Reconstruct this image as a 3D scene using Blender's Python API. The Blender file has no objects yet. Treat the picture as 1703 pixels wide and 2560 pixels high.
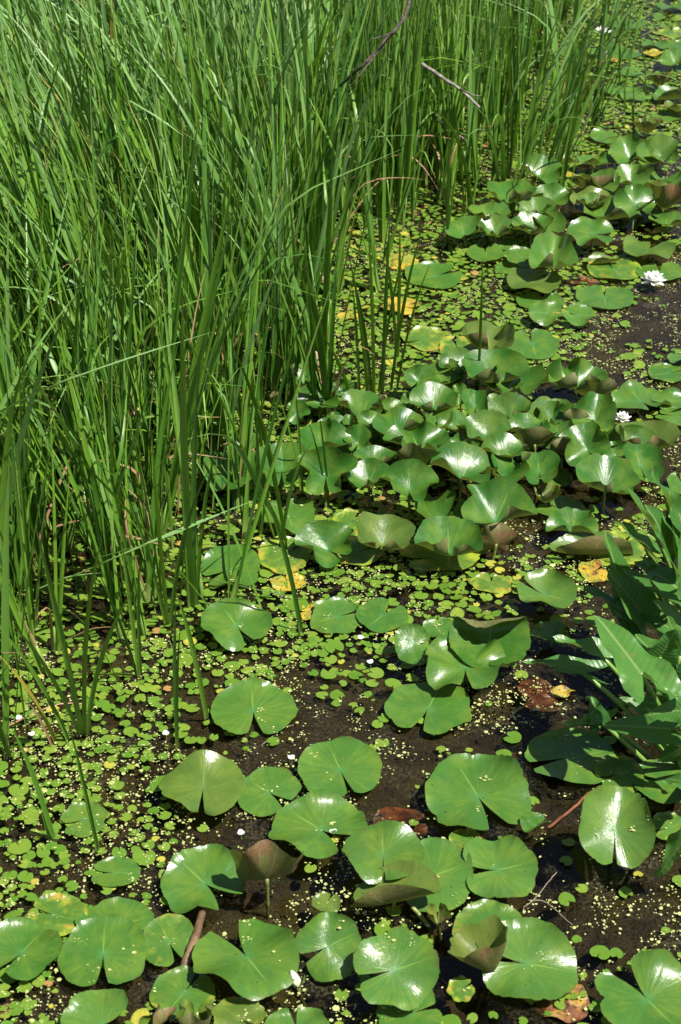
import bpy, math, random
import numpy as np
from mathutils import Vector, Matrix

random.seed(7)
rng = np.random.default_rng(7)
scene = bpy.context.scene
COL = scene.collection
R = math.radians

# ------------------------------------------------------------------ camera
H, PITCH, VFOV = 2.4, R(32.0), R(33.0)
W0, H0 = 1703.0, 2560.0
CX, CY = W0 / 2, H0 / 2
FP = CY / math.tan(VFOV / 2)
CAM = np.array([0.0, 0.0, H])
FWD = np.array([0, math.cos(PITCH), -math.sin(PITCH)])
UPV = np.array([0, math.sin(PITCH), math.cos(PITCH)])

cd = bpy.data.cameras.new('camera')
cam = bpy.data.objects.new('camera', cd)
COL.objects.link(cam)
cam.location = (0, 0, H)
cam.rotation_euler = (math.pi / 2 - PITCH, 0, 0)
cd.sensor_fit = 'VERTICAL'
cd.sensor_height = 36
cd.lens = 18 / math.tan(VFOV / 2)
cd.clip_start, cd.clip_end = 0.05, 600
cd.dof.use_dof = True
cd.dof.focus_distance = 4.2
cd.dof.aperture_fstop = 9
scene.camera = cam


def at(px, py, z=0.0):
    """point of the photograph -> place at height z above the water"""
    d = np.array([1, 0, 0]) * (px - CX) / FP + UPV * (CY - py) / FP + FWD
    t = (z - H) / d[2]
    return CAM + d * t


def at_many(px, py, z=0.0):
    d = np.stack([(px - CX) / FP, np.zeros_like(px), np.zeros_like(px)], -1)
    d = d + ((CY - py) / FP)[..., None] * UPV + FWD
    t = (z - H) / d[..., 2]
    return CAM + d * t[..., None]


def proj(p):
    d = np.asarray(p) - CAM
    dep = d @ FWD
    return np.stack([CX + FP * d[..., 0] / dep, CY - FP * (d @ UPV) / dep], -1), dep


# ------------------------------------------------------------------ light
SUN = Vector((0.45, -0.32, 1.0)).normalized()
sd = bpy.data.lights.new('sun', 'SUN')
sd.energy = 5.0
sd.angle = R(0.53)
sd.color = (1.0, 0.955, 0.88)
so = bpy.data.objects.new('sun', sd)
so.rotation_euler = (-SUN).to_track_quat('-Z', 'Y').to_euler()
so.location = SUN * 30
COL.objects.link(so)
w = bpy.data.worlds.new('World')
scene.world = w
w.use_nodes = True
wn = w.node_tree
bg = wn.nodes['Background']
sky = wn.nodes.new('ShaderNodeTexSky')
sky.sky_type = 'NISHITA'
sky.sun_disc = False
sky.sun_elevation = math.asin(SUN.z)
sky.sun_rotation = math.atan2(SUN.x, SUN.y)
sky.dust_density = 1.5
wn.links.new(sky.outputs[0], bg.inputs[0])
bg.inputs[1].default_value = 0.05
scene.view_settings.view_transform = 'Standard'
scene.view_settings.look = 'None'
scene.view_settings.gamma = 1
scene.view_settings.exposure = 1.0
scene.cycles.max_bounces = 8
scene.cycles.transparent_max_bounces = 8
scene.cycles.diffuse_bounces = 3
scene.cycles.glossy_bounces = 3
scene.cycles.transmission_bounces = 4
scene.cycles.caustics_reflective = False
scene.cycles.caustics_refractive = False


# ------------------------------------------------------------------ helpers
def hashn(ix, iy, s):
    h = np.sin(ix * 127.1 + iy * 311.7 + s * 74.7) * 43758.5453
    return h - np.floor(h)


def vnoise(x, y, s=0.0):
    ix, iy = np.floor(x), np.floor(y)
    fx, fy = x - ix, y - iy
    fx, fy = fx * fx * (3 - 2 * fx), fy * fy * (3 - 2 * fy)
    a, b = hashn(ix, iy, s), hashn(ix + 1, iy, s)
    c, d = hashn(ix, iy + 1, s), hashn(ix + 1, iy + 1, s)
    return (a * (1 - fx) + b * fx) * (1 - fy) + (c * (1 - fx) + d * fx) * fy


def fbm(x, y, s=0.0, o=4):
    v, a = 0, 0.5
    for k in range(o):
        v = v + a * vnoise(x * 2 ** k, y * 2 ** k, s + k * 3.1)
        a *= 0.5
    return v / (1 - 0.5 ** o)


def grid_lookup(rows, px, py):
    """bilinear look-up of a table of digits laid over the view, one per 100 px"""
    g = np.array([[int(c) for c in r] for r in rows], float)
    ny, nx = g.shape
    x = np.clip(px / 100 - 0.5, 0, nx - 1.001)
    y = np.clip(py / 100 - 0.5, 0, ny - 1.001)
    ix, iy = x.astype(int), y.astype(int)
    fx, fy = x - ix, y - iy
    return (g[iy, ix] * (1 - fx) + g[iy, ix + 1] * fx) * (1 - fy) + (g[iy + 1, ix] * (1 - fx) + g[iy + 1, ix + 1] * fx) * fy


def make_mesh(name, verts, faces, uv=None, tint=None, smooth=True):
    """verts (n,3); faces (m,k) array or a list of arrays of differing k"""
    me = bpy.data.meshes.new(name)
    verts = np.ascontiguousarray(verts, np.float32)
    if isinstance(faces, np.ndarray):
        faces = [faces]
    loops = np.concatenate([f.ravel() for f in faces]).astype(np.int32)
    tot = np.concatenate([np.full(len(f), f.shape[1]) for f in faces]).astype(np.int32)
    start = np.concatenate([[0], np.cumsum(tot)[:-1]]).astype(np.int32)
    me.vertices.add(len(verts))
    me.vertices.foreach_set('co', verts.ravel())
    me.loops.add(len(loops))
    me.loops.foreach_set('vertex_index', loops)
    me.polygons.add(len(tot))
    me.polygons.foreach_set('loop_start', start)
    me.polygons.foreach_set('loop_total', tot)
    if smooth:
        me.polygons.foreach_set('use_smooth', np.ones(len(tot), bool))
    if uv is not None:
        l = me.uv_layers.new(name='UVMap')
        l.data.foreach_set('uv', np.ascontiguousarray(uv[loops], np.float32).ravel())
    if tint is not None:
        a = me.attributes.new('tint', 'FLOAT_COLOR', 'POINT')
        t = np.ones((len(verts), 4), np.float32)
        t[:, :tint.shape[1]] = tint
        a.data.foreach_set('color', t.ravel())
    me.update(calc_edges=True)
    me.validate()
    return me


def link(name, me, mat=None, parent=None):
    o = bpy.data.objects.new(name, me)
    COL.objects.link(o)
    if mat is not None and me is not None and not me.materials:
        me.materials.append(mat)
    if parent is not None:
        o.parent = parent
    return o


def tag(o, label=None, cat=None, group=None, kind=None):
    for k, v in (('label', label), ('category', cat), ('group', group), ('kind', kind)):
        if v:
            o[k] = v
    return o


def tube(pts, rad, n=7, name='tube', twist_rng=0.0):
    pts = np.asarray(pts, float)
    m = len(pts)
    rad = np.broadcast_to(np.asarray(rad, float), (m,))
    tan = np.gradient(pts, axis=0)
    tan /= np.linalg.norm(tan, axis=1)[:, None] + 1e-9
    ref = np.array([0.31, 0.87, 0.38]) if abs(tan[0][2]) > .8 else np.array([0.02, 0.05, 1.0])
    a = np.cross(tan, ref)
    a /= np.linalg.norm(a, axis=1)[:, None] + 1e-9
    b = np.cross(tan, a)
    ang = np.linspace(0, 2 * math.pi, n, endpoint=False)
    v = pts[:, None, :] + rad[:, None, None] * (np.cos(ang)[None, :, None] * a[:, None, :] + np.sin(ang)[None, :, None] * b[:, None, :])
    idx = np.arange(m * n).reshape(m, n)
    nx = np.roll(idx, -1, axis=1)
    q = np.stack([idx[:-1], nx[:-1], nx[1:], idx[1:]], -1).reshape(-1, 4)
    caps = np.array([idx[0][::-1], idx[-1]])
    uv = np.stack([np.tile(ang / 6.283, (m, 1)).ravel(), np.repeat(np.linspace(0, 1, m), n)], -1)
    return make_mesh(name, v.reshape(-1, 3), [q, caps], uv=uv)


def bez(p0, p1, p2, n=10):
    t = np.linspace(0, 1, n)[:, None]
    return (1 - t) ** 2 * np.asarray(p0) + 2 * t * (1 - t) * np.asarray(p1) + t * t * np.asarray(p2)


# ------------------------------------------------------------------ materials
class NT:
    def __init__(self, name):
        self.m = bpy.data.materials.new(name)
        self.m.use_nodes = True
        self.t = self.m.node_tree
        self.t.nodes.clear()
        self.out = self.n('ShaderNodeOutputMaterial')

    def n(self, typ, **kw):
        x = self.t.nodes.new(typ)
        for k, v in kw.items():
            setattr(x, k, v)
        return x

    def put(self, sock, v):
        if v is None:
            return
        if isinstance(v, bpy.types.NodeSocket):
            self.t.links.new(v, sock)
        else:
            if hasattr(sock.default_value, '__len__') and not isinstance(v, (tuple, list)):
                v = (v,) * len(sock.default_value)
            if hasattr(sock.default_value, '__len__') and len(sock.default_value) == 4 and len(v) == 3:
                v = tuple(v) + (1,)
            sock.default_value = v

    def math(self, op, a, b=None, c=None, clamp=False):
        x = self.n('ShaderNodeMath', operation=op, use_clamp=clamp)
        for i, v in enumerate((a, b, c)):
            self.put(x.inputs[i], v)
        return x.outputs[0]

    def mix(self, f, a, b, blend='MIX'):
        x = self.n('ShaderNodeMix', data_type='RGBA', blend_type=blend)
        self.put(x.inputs[0], f)
        self.put(x.inputs[6], a)
        self.put(x.inputs[7], b)
        return x.outputs[2]

    def ramp(self, f, a, b, c0=0.0, c1=1.0):
        x = self.n('ShaderNodeMapRange', clamp=True)
        x.interpolation_type = 'SMOOTHSTEP'
        self.put(x.inputs[0], f)
        self.put(x.inputs[1], a)
        self.put(x.inputs[2], b)
        self.put(x.inputs[3], c0)
        self.put(x.inputs[4], c1)
        return x.outputs[0]

    def noise(self, vec, scale, detail=3, rough=0.55):
        x = self.n('ShaderNodeTexNoise')
        self.put(x.inputs['Vector'], vec)
        x.inputs['Scale'].default_value = scale
        x.inputs['Detail'].default_value = detail
        x.inputs['Roughness'].default_value = rough
        return x.outputs[0]

    def voro(self, vec, scale, feature='F1'):
        x = self.n('ShaderNodeTexVoronoi', feature=feature)
        self.put(x.inputs['Vector'], vec)
        x.inputs['Scale'].default_value = scale
        return x

    def comb(self, x=0.0, y=0.0, z=0.0):
        c = self.n('ShaderNodeCombineXYZ')
        for i, v in enumerate((x, y, z)):
            self.put(c.inputs[i], v)
        return c.outputs[0]

    def bump(self, h, strength, dist=0.01, nrm=None):
        b = self.n('ShaderNodeBump')
        self.put(b.inputs['Height'], h)
        b.inputs['Strength'].default_value = strength
        b.inputs['Distance'].default_value = dist
        if nrm is not None:
            self.put(b.inputs['Normal'], nrm)
        return b.outputs[0]

    def leaf_shader(self, col, rough, spec=0.5, trans=0.3, tcol=None, nrm=None):
        p = self.n('ShaderNodeBsdfPrincipled')
        self.put(p.inputs['Base Color'], col)
        self.put(p.inputs['Roughness'], rough)
        self.put(p.inputs['Specular IOR Level'], spec)
        if nrm is not None:
            self.put(p.inputs['Normal'], nrm)
        if trans > 0:
            tr = self.n('ShaderNodeBsdfTranslucent')
            self.put(tr.inputs['Color'], tcol if tcol is not None else col)
            mx = self.n('ShaderNodeMixShader')
            mx.inputs[0].default_value = trans
            self.t.links.new(p.outputs[0], mx.inputs[1])
            self.t.links.new(tr.outputs[0], mx.inputs[2])
            self.t.links.new(mx.outputs[0], self.out.inputs[0])
        else:
            self.t.links.new(p.outputs[0], self.out.inputs[0])
        return p


def mat_pad():
    t = NT('lily_pad_skin')
    uv = t.n('ShaderNodeUVMap').outputs[0]
    sp = t.n('ShaderNodeSeparateXYZ')
    t.put(sp.inputs[0], uv)
    x = t.math('MULTIPLY_ADD', sp.outputs[0], 2, -1)     # along the midrib
    y = t.math('MULTIPLY_ADD', sp.outputs[1], 2, -1)
    r = t.math('SQRT', t.math('ADD', t.math('MULTIPLY', x, x), t.math('MULTIPLY', y, y)))
    ang = t.math('ARCTAN2', y, x)
    oi = t.n('ShaderNodeObjectInfo')
    rnd = t.math('MULTIPLY', oi.outputs['Random'], 31.7)
    oc = t.n('ShaderNodeSeparateColor')
    t.put(oc.inputs[0], oi.outputs['Color'])
    yel, olive, red = oc.outputs[0], oc.outputs[1], oc.outputs[2]
    flat = t.comb(x, y, rnd)
    # top side
    base = t.mix(oi.outputs['Random'], (0.046, 0.132, 0.017), (0.074, 0.168, 0.026))
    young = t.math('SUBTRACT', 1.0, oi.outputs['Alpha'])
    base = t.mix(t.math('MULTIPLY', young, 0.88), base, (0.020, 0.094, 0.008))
    big = t.noise(flat, 1.6, 3)
    base = t.mix(t.ramp(big, 0.35, 0.7), base, t.mix(0.7, base, (0.125, 0.20, 0.022)))
    # radial streaks
    streak = t.noise(t.comb(t.math('MULTIPLY', ang, 3.0), t.math('MULTIPLY', r, 0.8), rnd), 2.2, 4, 0.6)
    base = t.mix(t.ramp(streak, 0.36, 0.68), t.mix(0.42, base, (0.03, 0.105, 0.018)), base)
    vs = t.math('ABSOLUTE', t.math('SINE', t.math('ADD', t.math('MULTIPLY', ang, 11.0), t.math('MULTIPLY', big, 3.5))))
    vein = t.math('MULTIPLY', t.ramp(vs, 0.0, 0.10, 1, 0), t.ramp(r, 0.95, 0.2))
    base = t.mix(t.math('MULTIPLY', vein, 0.5), base, (0.15, 0.27, 0.05))
    rib = t.math('MULTIPLY', t.ramp(t.math('ABSOLUTE', y), 0.005, 0.022, 1, 0), t.ramp(x, -0.02, 0.05))
    rib = t.math('MULTIPLY', rib, t.ramp(x, 0.9, 0.3))
    base = t.mix(t.math('MULTIPLY', rib, 0.6), base, (0.20, 0.33, 0.055))
    # heart of the leaf
    base = t.mix(t.math('MULTIPLY', t.ramp(r, 0.22, 0.03), 0.55), base, (0.06, 0.19, 0.055))
    base = t.mix(t.math('MULTIPLY', t.ramp(r, 0.10, 0.02), t.ramp(olive, .2, .8)), base, (0.24, 0.17, 0.03))
    # olive / bronze young leaves
    base = t.mix(t.math('MULTIPLY', olive, 0.75), base, t.mix(t.ramp(big, .3, .7), (0.10, 0.105, 0.022), (0.15, 0.16, 0.035)))
    # yellowing
    yn = t.noise(flat, 2.3, 4, 0.6)
    ym = t.math('ADD', t.math('MULTIPLY', yn, 0.8), t.math('MULTIPLY', r, 0.25))
    ym = t.ramp(t.math('ADD', ym, t.math('MULTIPLY', yel, 0.62)), 0.78, 1.05)
    ycol = t.mix(t.ramp(t.noise(flat, 2.0, 3), 0.5, 0.62), (0.26, 0.33, 0.03), (0.40, 0.26, 0.04))
    base = t.mix(t.math('MULTIPLY', ym, t.ramp(yel, 0.02, 0.3)), base, ycol)
    # specks, bites and grime
    v = t.voro(flat, 13)
    dots = t.math('MULTIPLY', t.ramp(v.outputs['Distance'], 0.06, 0.13, 1, 0), t.ramp(t.noise(flat, 2.2, 2), 0.42, 0.6))
    base = t.mix(t.math('MULTIPLY', dots, 0.75), base, (0.055, 0.035, 0.015))
    v2 = t.voro(t.comb(t.math('ADD', x, 3.3), y, rnd), 21)
    dots2 = t.math('MULTIPLY', t.ramp(v2.outputs['Distance'], 0.05, 0.11, 1, 0), t.ramp(t.noise(flat, 3.1, 2), 0.5, 0.62))
    base = t.mix(t.math('MULTIPLY', dots2, 0.8), base, (0.36, 0.38, 0.14))
    silt = t.math('MULTIPLY', t.ramp(t.noise(flat, 6, 5, .7), 0.56, 0.68), t.ramp(t.noise(flat, 1.3, 2), 0.45, 0.6))
    base = t.mix(t.math('MULTIPLY', silt, 0.5), base, (0.085, 0.095, 0.04))
    spot = t.voro(t.comb(x, t.math('ADD', y, 7.1), rnd), 3.1)
    sp_m = t.math('MULTIPLY', t.ramp(t.math('ADD', spot.outputs['Distance'], t.math('MULTIPLY', big, .16)), 0.14, 0.19, 1, 0), t.ramp(oi.outputs['Random'], .35, .5))
    base = t.mix(t.math('MULTIPLY', sp_m, 0.65), base, (0.14, 0.12, 0.03))
    edge = t.math('MULTIPLY', t.ramp(r, 0.93, 1.0), t.ramp(t.noise(flat, 4, 3), 0.42, 0.62))
    base = t.mix(t.math('MULTIPLY', edge, 0.55), base, (0.11, 0.07, 0.025))
    # under side
    vv = t.voro(t.comb(t.math('MULTIPLY', ang, 3.0), t.math('MULTIPLY', r, 4.0), rnd), 1.8, 'DISTANCE_TO_EDGE')
    net = t.ramp(vv.outputs['Distance'], 0.015, 0.055, 1, 0)
    ribs = t.math('ABSOLUTE', t.math('SINE', t.math('ADD', t.math('MULTIPLY', ang, 5.5), t.math('MULTIPLY', big, 2.5))))
    ribs = t.math('MULTIPLY', t.ramp(ribs, 0.02, t.math('MULTIPLY_ADD', r, -0.10, 0.17), 1, 0), t.ramp(r, 1.0, 0.55))
    net = t.math('MAXIMUM', t.math('MULTIPLY', net, 0.35), ribs)
    under = t.mix(red, (0.115, 0.155, 0.055), (0.140, 0.072, 0.030))
    under = t.mix(t.ramp(big, 0.40, 0.60), under, t.mix(0.8, under, (0.11, 0.12, 0.03)))
    under = t.mix(t.math('MULTIPLY', net, 0.75), under, (0.30, 0.27, 0.12))
    geo = t.n('ShaderNodeNewGeometry')
    col = t.mix(geo.outputs['Backfacing'], base, under)
    h = t.math('ADD', t.math('MULTIPLY', streak, 0.5), t.math('MULTIPLY', t.noise(flat, 7, 4), 0.5))
    h = t.math('SUBTRACT', h, t.math('MULTIPLY', vein, 0.25))
    nb = t.bump(h, 0.19, 0.010)
    rough = t.math('MULTIPLY_ADD', t.noise(flat, 3, 3), 0.20, 0.19)
    rough = t.math('ADD', rough, t.math('MULTIPLY', young, 0.035))
    rough = t.math('ADD', rough, t.math('MULTIPLY', geo.outputs['Backfacing'], 0.3))
    pr = t.leaf_shader(col, rough, 0.5, 0.2, t.mix(0.5, col, (0.28, 0.42, 0.02)), nb)
    # holes eaten through
    hv = t.voro(t.comb(t.math('ADD', x, 1.7), t.math('ADD', y, 2.9), rnd), 6.5)
    hd = t.math('ADD', hv.outputs['Distance'], t.math('MULTIPLY', t.noise(flat, 14, 2), 0.12))
    hole = t.math('MULTIPLY', t.ramp(hd, 0.13, 0.14, 1, 0), t.math('GREATER_THAN', t.noise(flat, 1.5, 2), 0.52))
    hole = t.math('MULTIPLY', hole, t.math('GREATER_THAN', t.math('FRACT', t.math('MULTIPLY', oi.outputs['Random'], 9.1)), 0.35))
    src = t.out.inputs[0].links[0].from_socket
    tp = t.n('ShaderNodeBsdfTransparent')
    mh = t.n('ShaderNodeMixShader')
    t.put(mh.inputs[0], hole)
    t.t.links.new(src, mh.inputs[1])
    t.t.links.new(tp.outputs[0], mh.inputs[2])
    t.t.links.new(mh.outputs[0], t.out.inputs[0])
    return t.m


def mat_reed():
    t = NT('reed_blade_skin')
    a = t.n('ShaderNodeAttribute', attribute_name='tint')
    s = t.n('ShaderNodeSeparateColor')
    t.put(s.inputs[0], a.outputs['Color'])
    rnd, along, dry = s.outputs
    oi = t.n('ShaderNodeObjectInfo')
    tc = t.n('ShaderNodeUVMap').outputs[0]
    sp = t.n('ShaderNodeSeparateXYZ')
    t.put(sp.inputs[0], tc)
    rr = t.math('FRACT', t.math('ADD', rnd, t.math('MULTIPLY', oi.outputs['Random'], 3.7)))
    col = t.mix(rr, (0.014, 0.074, 0.004), (0.140, 0.275, 0.022))
    col = t.mix(t.math('MULTIPLY', a.outputs['Alpha'], t.ramp(along, .15, .6)), col, (0.25, 0.41, 0.17))  # paler upper blade: waxy bloom, with sun sheen put into the colour
    fib = t.noise(t.comb(t.math('MULTIPLY', sp.outputs[0], 6), t.math('MULTIPLY', along, 2.5), t.math('MULTIPLY', rnd, 50)), 4, 3)
    col = t.mix(t.ramp(fib, 0.3, 0.7, 0, 0.35), col, (0.10, 0.24, 0.03))
    col = t.mix(t.ramp(along, 0.14, 0.0, 0, 0.75), col, (0.24, 0.30, 0.075))
    tipdry = t.math('MULTIPLY', t.ramp(along, 0.9, 1.0), t.ramp(rr, 0.6, 0.8))
    col = t.mix(tipdry, col, (0.30, 0.19, 0.06))
    dcol = t.mix(fib, (0.17, 0.075, 0.035), (0.42, 0.27, 0.15))
    col = t.mix(t.ramp(dry, 0.5, 0.9), col, dcol)
    ycol = t.math('MULTIPLY', t.ramp(dry, 0.15, 0.3), t.ramp(dry, 0.5, 0.4))
    col = t.mix(ycol, col, (0.30, 0.25, 0.04))
    h = t.math('SINE', t.math('MULTIPLY', sp.outputs[0], 40))
    nb = t.bump(h, 0.12, 0.002)
    t.leaf_shader(col, t.math('MULTIPLY_ADD', fib, 0.2, 0.30), 0.5, 0.17, t.mix(0.5, col, (0.22, 0.42, 0.01)), nb)
    return t.m


def mat_frogbit():
    t = NT('frogbit_skin')
    a = t.n('ShaderNodeAttribute', attribute_name='tint')
    s = t.n('ShaderNodeSeparateColor')
    t.put(s.inputs[0], a.outputs['Color'])
    oi = t.n('ShaderNodeObjectInfo')
    rr = t.math('FRACT', t.math('ADD', s.outputs[0], t.math('MULTIPLY', oi.outputs['Random'], 2.3)))
    col = t.mix(rr, (0.070, 0.165, 0.012), (0.182, 0.252, 0.030))
    col = t.mix(t.ramp(rr, 0.93, 0.97), col, (0.40, 0.36, 0.05))
    col = t.mix(t.ramp(rr, 0.985, 0.992), col, (0.36, 0.17, 0.07))
    rim = t.ramp(s.outputs[1], 0.0, 0.35, 1, 0)
    col = t.mix(t.math('MULTIPLY', rim, 0.5), col, (0.10, 0.22, 0.03))
    pos = t.n('ShaderNodeNewGeometry').outputs['Position']
    col = t.mix(t.ramp(t.noise(pos, 160, 2), 0.35, 0.65, 0, 0.3), col, (0.09, 0.2, 0.025))
    t.leaf_shader(col, 0.38, 0.4, 0.2, None, t.bump(t.noise(pos, 120, 2), 0.25, 0.003))
    return t.m


def mat_simple(name, c0, c1, scale=30, rough=0.5, spec=0.4, trans=0.0, bump=0.3, bd=0.004, tcol=None):
    t = NT(name)
    pos = t.n('ShaderNodeTexCoord').outputs['Object']
    n = t.noise(pos, scale, 4, 0.6)
    col = t.mix(t.ramp(n, 0.32, 0.68), c0, c1)
    t.leaf_shader(col, rough, spec, trans, tcol, t.bump(n, bump, bd))
    return t.m


def mat_deadleaf():
    t = NT('dead_leaf_skin')
    uv = t.n('ShaderNodeUVMap').outputs[0]
    oi = t.n('ShaderNodeObjectInfo')
    oc = t.n('ShaderNodeSeparateColor')
    t.put(oc.inputs[0], oi.outputs['Color'])
    sp = t.n('ShaderNodeSeparateXYZ')
    t.put(sp.inputs[0], uv)
    v = t.comb(sp.outputs[0], sp.outputs[1], t.math('MULTIPLY', oi.outputs['Random'], 20))
    a = t.mix(t.ramp(t.noise(v, 3.5, 4), .35, .65), (0.055, 0.022, 0.012), (0.20, 0.085, 0.040))
    b = t.mix(t.ramp(t.noise(v, 3.5, 4), .40, .60), t.mix(oc.outputs[1], (0.32, 0.19, 0.085), (0.20, 0.23, 0.035)), (0.42, 0.28, 0.03))
    m = t.ramp(t.math('ADD', t.noise(v, 2.2, 4, .6), t.math('MULTIPLY', oc.outputs[0], .5)), .72, .86)
    col = t.mix(m, a, b)
    col = t.mix(t.ramp(t.noise(v, 11, 3), .58, .68), col, (0.03, 0.015, 0.01))
    t.leaf_shader(col, 0.3, 0.5, 0.08, None, t.bump(t.noise(v, 9, 4), 0.5, 0.01))
    return t.m


def mat_arum():
    t = NT('arum_leaf_skin')
    uv = t.n('ShaderNodeUVMap').outputs[0]
    sp = t.n('ShaderNodeSeparateXYZ')
    t.put(sp.inputs[0], uv)
    x = t.math('MULTIPLY_ADD', sp.outputs[0], 2, -1)
    y = t.math('ABSOLUTE', t.math('MULTIPLY_ADD', sp.outputs[1], 2, -1))
    oi = t.n('ShaderNodeObjectInfo')
    base = t.mix(oi.outputs['Random'], (0.044, 0.150, 0.028), (0.076, 0.195, 0.034))
    sv = t.math('SINE', t.math('MULTIPLY', t.math('SUBTRACT', x, t.math('MULTIPLY', y, 0.9)), 62))
    base = t.mix(t.ramp(sv, 0.8, 1.0, 0, 0.13), base, (0.15, 0.27, 0.07))
    base = t.mix(t.ramp(t.noise(t.comb(x, y, oi.outputs['Random']), 3, 3), .3, .7, 0, .4), base, (0.04, 0.125, 0.02))
    rib = t.ramp(y, 0.006, 0.020, 1, 0)
    base = t.mix(t.math('MULTIPLY', rib, 0.75), base, (0.20, 0.30, 0.09))
    blem = t.math('MULTIPLY', t.ramp(t.noise(t.comb(x, t.math('MULTIPLY', y, 2), oi.outputs['Random']), 9, 4), .64, .70), .6)
    base = t.mix(blem, base, (0.14, 0.16, 0.04))
    geo = t.n('ShaderNodeNewGeometry')
    base = t.mix(t.math('MULTIPLY', geo.outputs['Backfacing'], 0.55), base, (0.15, 0.25, 0.085))
    nb = t.bump(t.math('ADD', t.math('MULTIPLY', sv, 0.3), rib), 0.22, 0.003)
    t.leaf_shader(base, 0.36, 0.45, 0.3, t.mix(0.5, base, (0.30, 0.46, 0.02)), nb)
    return t.m


def mat_petal():
    t = NT('petal_skin')
    uv = t.n('ShaderNodeUVMap').outputs[0]
    sp = t.n('ShaderNodeSeparateXYZ')
    t.put(sp.inputs[0], uv)
    col = t.mix(t.ramp(sp.outputs[0], 0.0, 0.35), (0.72, 0.74, 0.45), (0.86, 0.86, 0.84))
    t.leaf_shader(col, 0.45, 0.3, 0.25)
    return t.m


def mat_water():
    t = NT('pond_water_skin')
    pos = t.n('ShaderNodeNewGeometry').outputs['Position']
    nb = t.bump(t.noise(pos, 5, 3), 0.05, 0.02)
    f = t.n('ShaderNodeFresnel')
    f.inputs[0].default_value = 1.33
    t.put(f.inputs['Normal'], nb)
    g = t.n('ShaderNodeBsdfGlossy')
    g.inputs['Roughness'].default_value = 0.03
    t.put(g.inputs['Normal'], nb)
    tr = t.n('ShaderNodeBsdfTransparent')
    tr.inputs[0].default_value = (0.70, 0.63, 0.48, 1)
    mx = t.n('ShaderNodeMixShader')
    t.put(mx.inputs[0], f.outputs[0])
    t.t.links.new(tr.outputs[0], mx.inputs[1])
    t.t.links.new(g.outputs[0], mx.inputs[2])
    fn = t.noise(pos, 7, 6, 0.72)
    fn2 = t.noise(pos, 1.7, 3)
    film = t.math('MULTIPLY', t.ramp(fn, 0.44, 0.72), t.ramp(fn2, 0.36, 0.58, 0.12, 0.62))
    df = t.n('ShaderNodeBsdfDiffuse')
    t.put(df.inputs[0], t.mix(t.ramp(t.noise(pos, 130, 5, .7), .42, .66), (0.008, 0.008, 0.005), (0.135, 0.120, 0.070)))
    m2 = t.n('ShaderNodeMixShader')
    t.put(m2.inputs[0], film)
    t.t.links.new(mx.outputs[0], m2.inputs[1])
    t.t.links.new(df.outputs[0], m2.inputs[2])
    t.t.links.new(m2.outputs[0], t.out.inputs[0])
    return t.m


def mat_mat():
    t = NT('algae_mat_skin')
    pos = t.n('ShaderNodeNewGeometry').outputs['Position']
    n1 = t.noise(pos, 9, 5, 0.65)
    n2 = t.noise(pos, 70, 5, 0.7)
    n3 = t.noise(pos, 3, 3)
    col = t.mix(t.ramp(n1, 0.35, 0.65), (0.007, 0.007, 0.004), (0.052, 0.047, 0.027))
    col = t.mix(t.ramp(n2, 0.40, 0.66, 0, 0.6), col, (0.045, 0.040, 0.016))
    col = t.mix(t.ramp(t.noise(pos, 210, 4, .7), 0.50, 0.60, 0, 0.75), col, (0.010, 0.009, 0.005))
    col = t.mix(t.ramp(n3, 0.50, 0.70, 0, 0.5), col, (0.085, 0.085, 0.022))
    v = t.voro(pos, 260)
    fleck = t.math('MULTIPLY', t.ramp(v.outputs['Distance'], 0.10, 0.24, 1, 0), t.ramp(t.noise(pos, 34, 3), 0.53, 0.60))
    col = t.mix(fleck, col, (0.40, 0.36, 0.23))
    h = t.math('ADD', n2, t.math('MULTIPLY', t.noise(pos, 300, 3), 0.5))
    t.leaf_shader(col, t.math('MULTIPLY_ADD', n2, 0.5, 0.12), 0.5, 0, None, t.bump(h, 0.9, 0.012))
    return t.m


M = dict(
    pad=mat_pad(), reed=mat_reed(), frog=mat_frogbit(), dead=mat_deadleaf(), arum=mat_arum(), petal=mat_petal(),
    water=mat_water(), algae=mat_mat(),
    bed=mat_simple('pond_mud', (0.010, 0.009, 0.008), (0.028, 0.021, 0.013), 8, 0.8, 0.2),
    duck=mat_simple('duckweed_skin', (0.24, 0.30, 0.08), (0.46, 0.47, 0.21), 90, 0.5, 0.3, 0.1),
    stem=mat_simple('pad_stem_skin', (0.10, 0.14, 0.03), (0.17, 0.20, 0.05), 60, 0.4, 0.4),
    stalk=mat_simple('arum_stalk_skin', (0.13, 0.24, 0.04), (0.19, 0.32, 0.07), 20, 0.35, 0.45, 0.1),
    stamen=mat_simple('stamen_skin', (0.70, 0.50, 0.05), (0.80, 0.66, 0.15), 200, 0.5, 0.3),
    twig=mat_simple('twig_bark', (0.10, 0.085, 0.07), (0.30, 0.27, 0.235), 60, 0.7, 0.25, 0, 0.8),
    twig_dark=mat_simple('dark_twig_bark', (0.03, 0.022, 0.018), (0.085, 0.065, 0.05), 60, 0.7, 0.25, 0, 0.8),
    twig_red=mat_simple('red_twig_bark', (0.16, 0.055, 0.025), (0.27, 0.11, 0.05), 50, 0.5, 0.4),
    root=mat_simple('pale_root_skin', (0.16, 0.13, 0.09), (0.25, 0.21, 0.15), 50, 0.6, 0.3),
    dry=mat_simple('dry_roll_skin', (0.07, 0.040, 0.022), (0.19, 0.12, 0.065), 25, 0.5, 0.4, 0.1, 0.6),
    bud=mat_simple('bud_skin', (0.55, 0.62, 0.30), (0.78, 0.80, 0.62), 30, 0.45, 0.35, 0.15),
)
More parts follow.
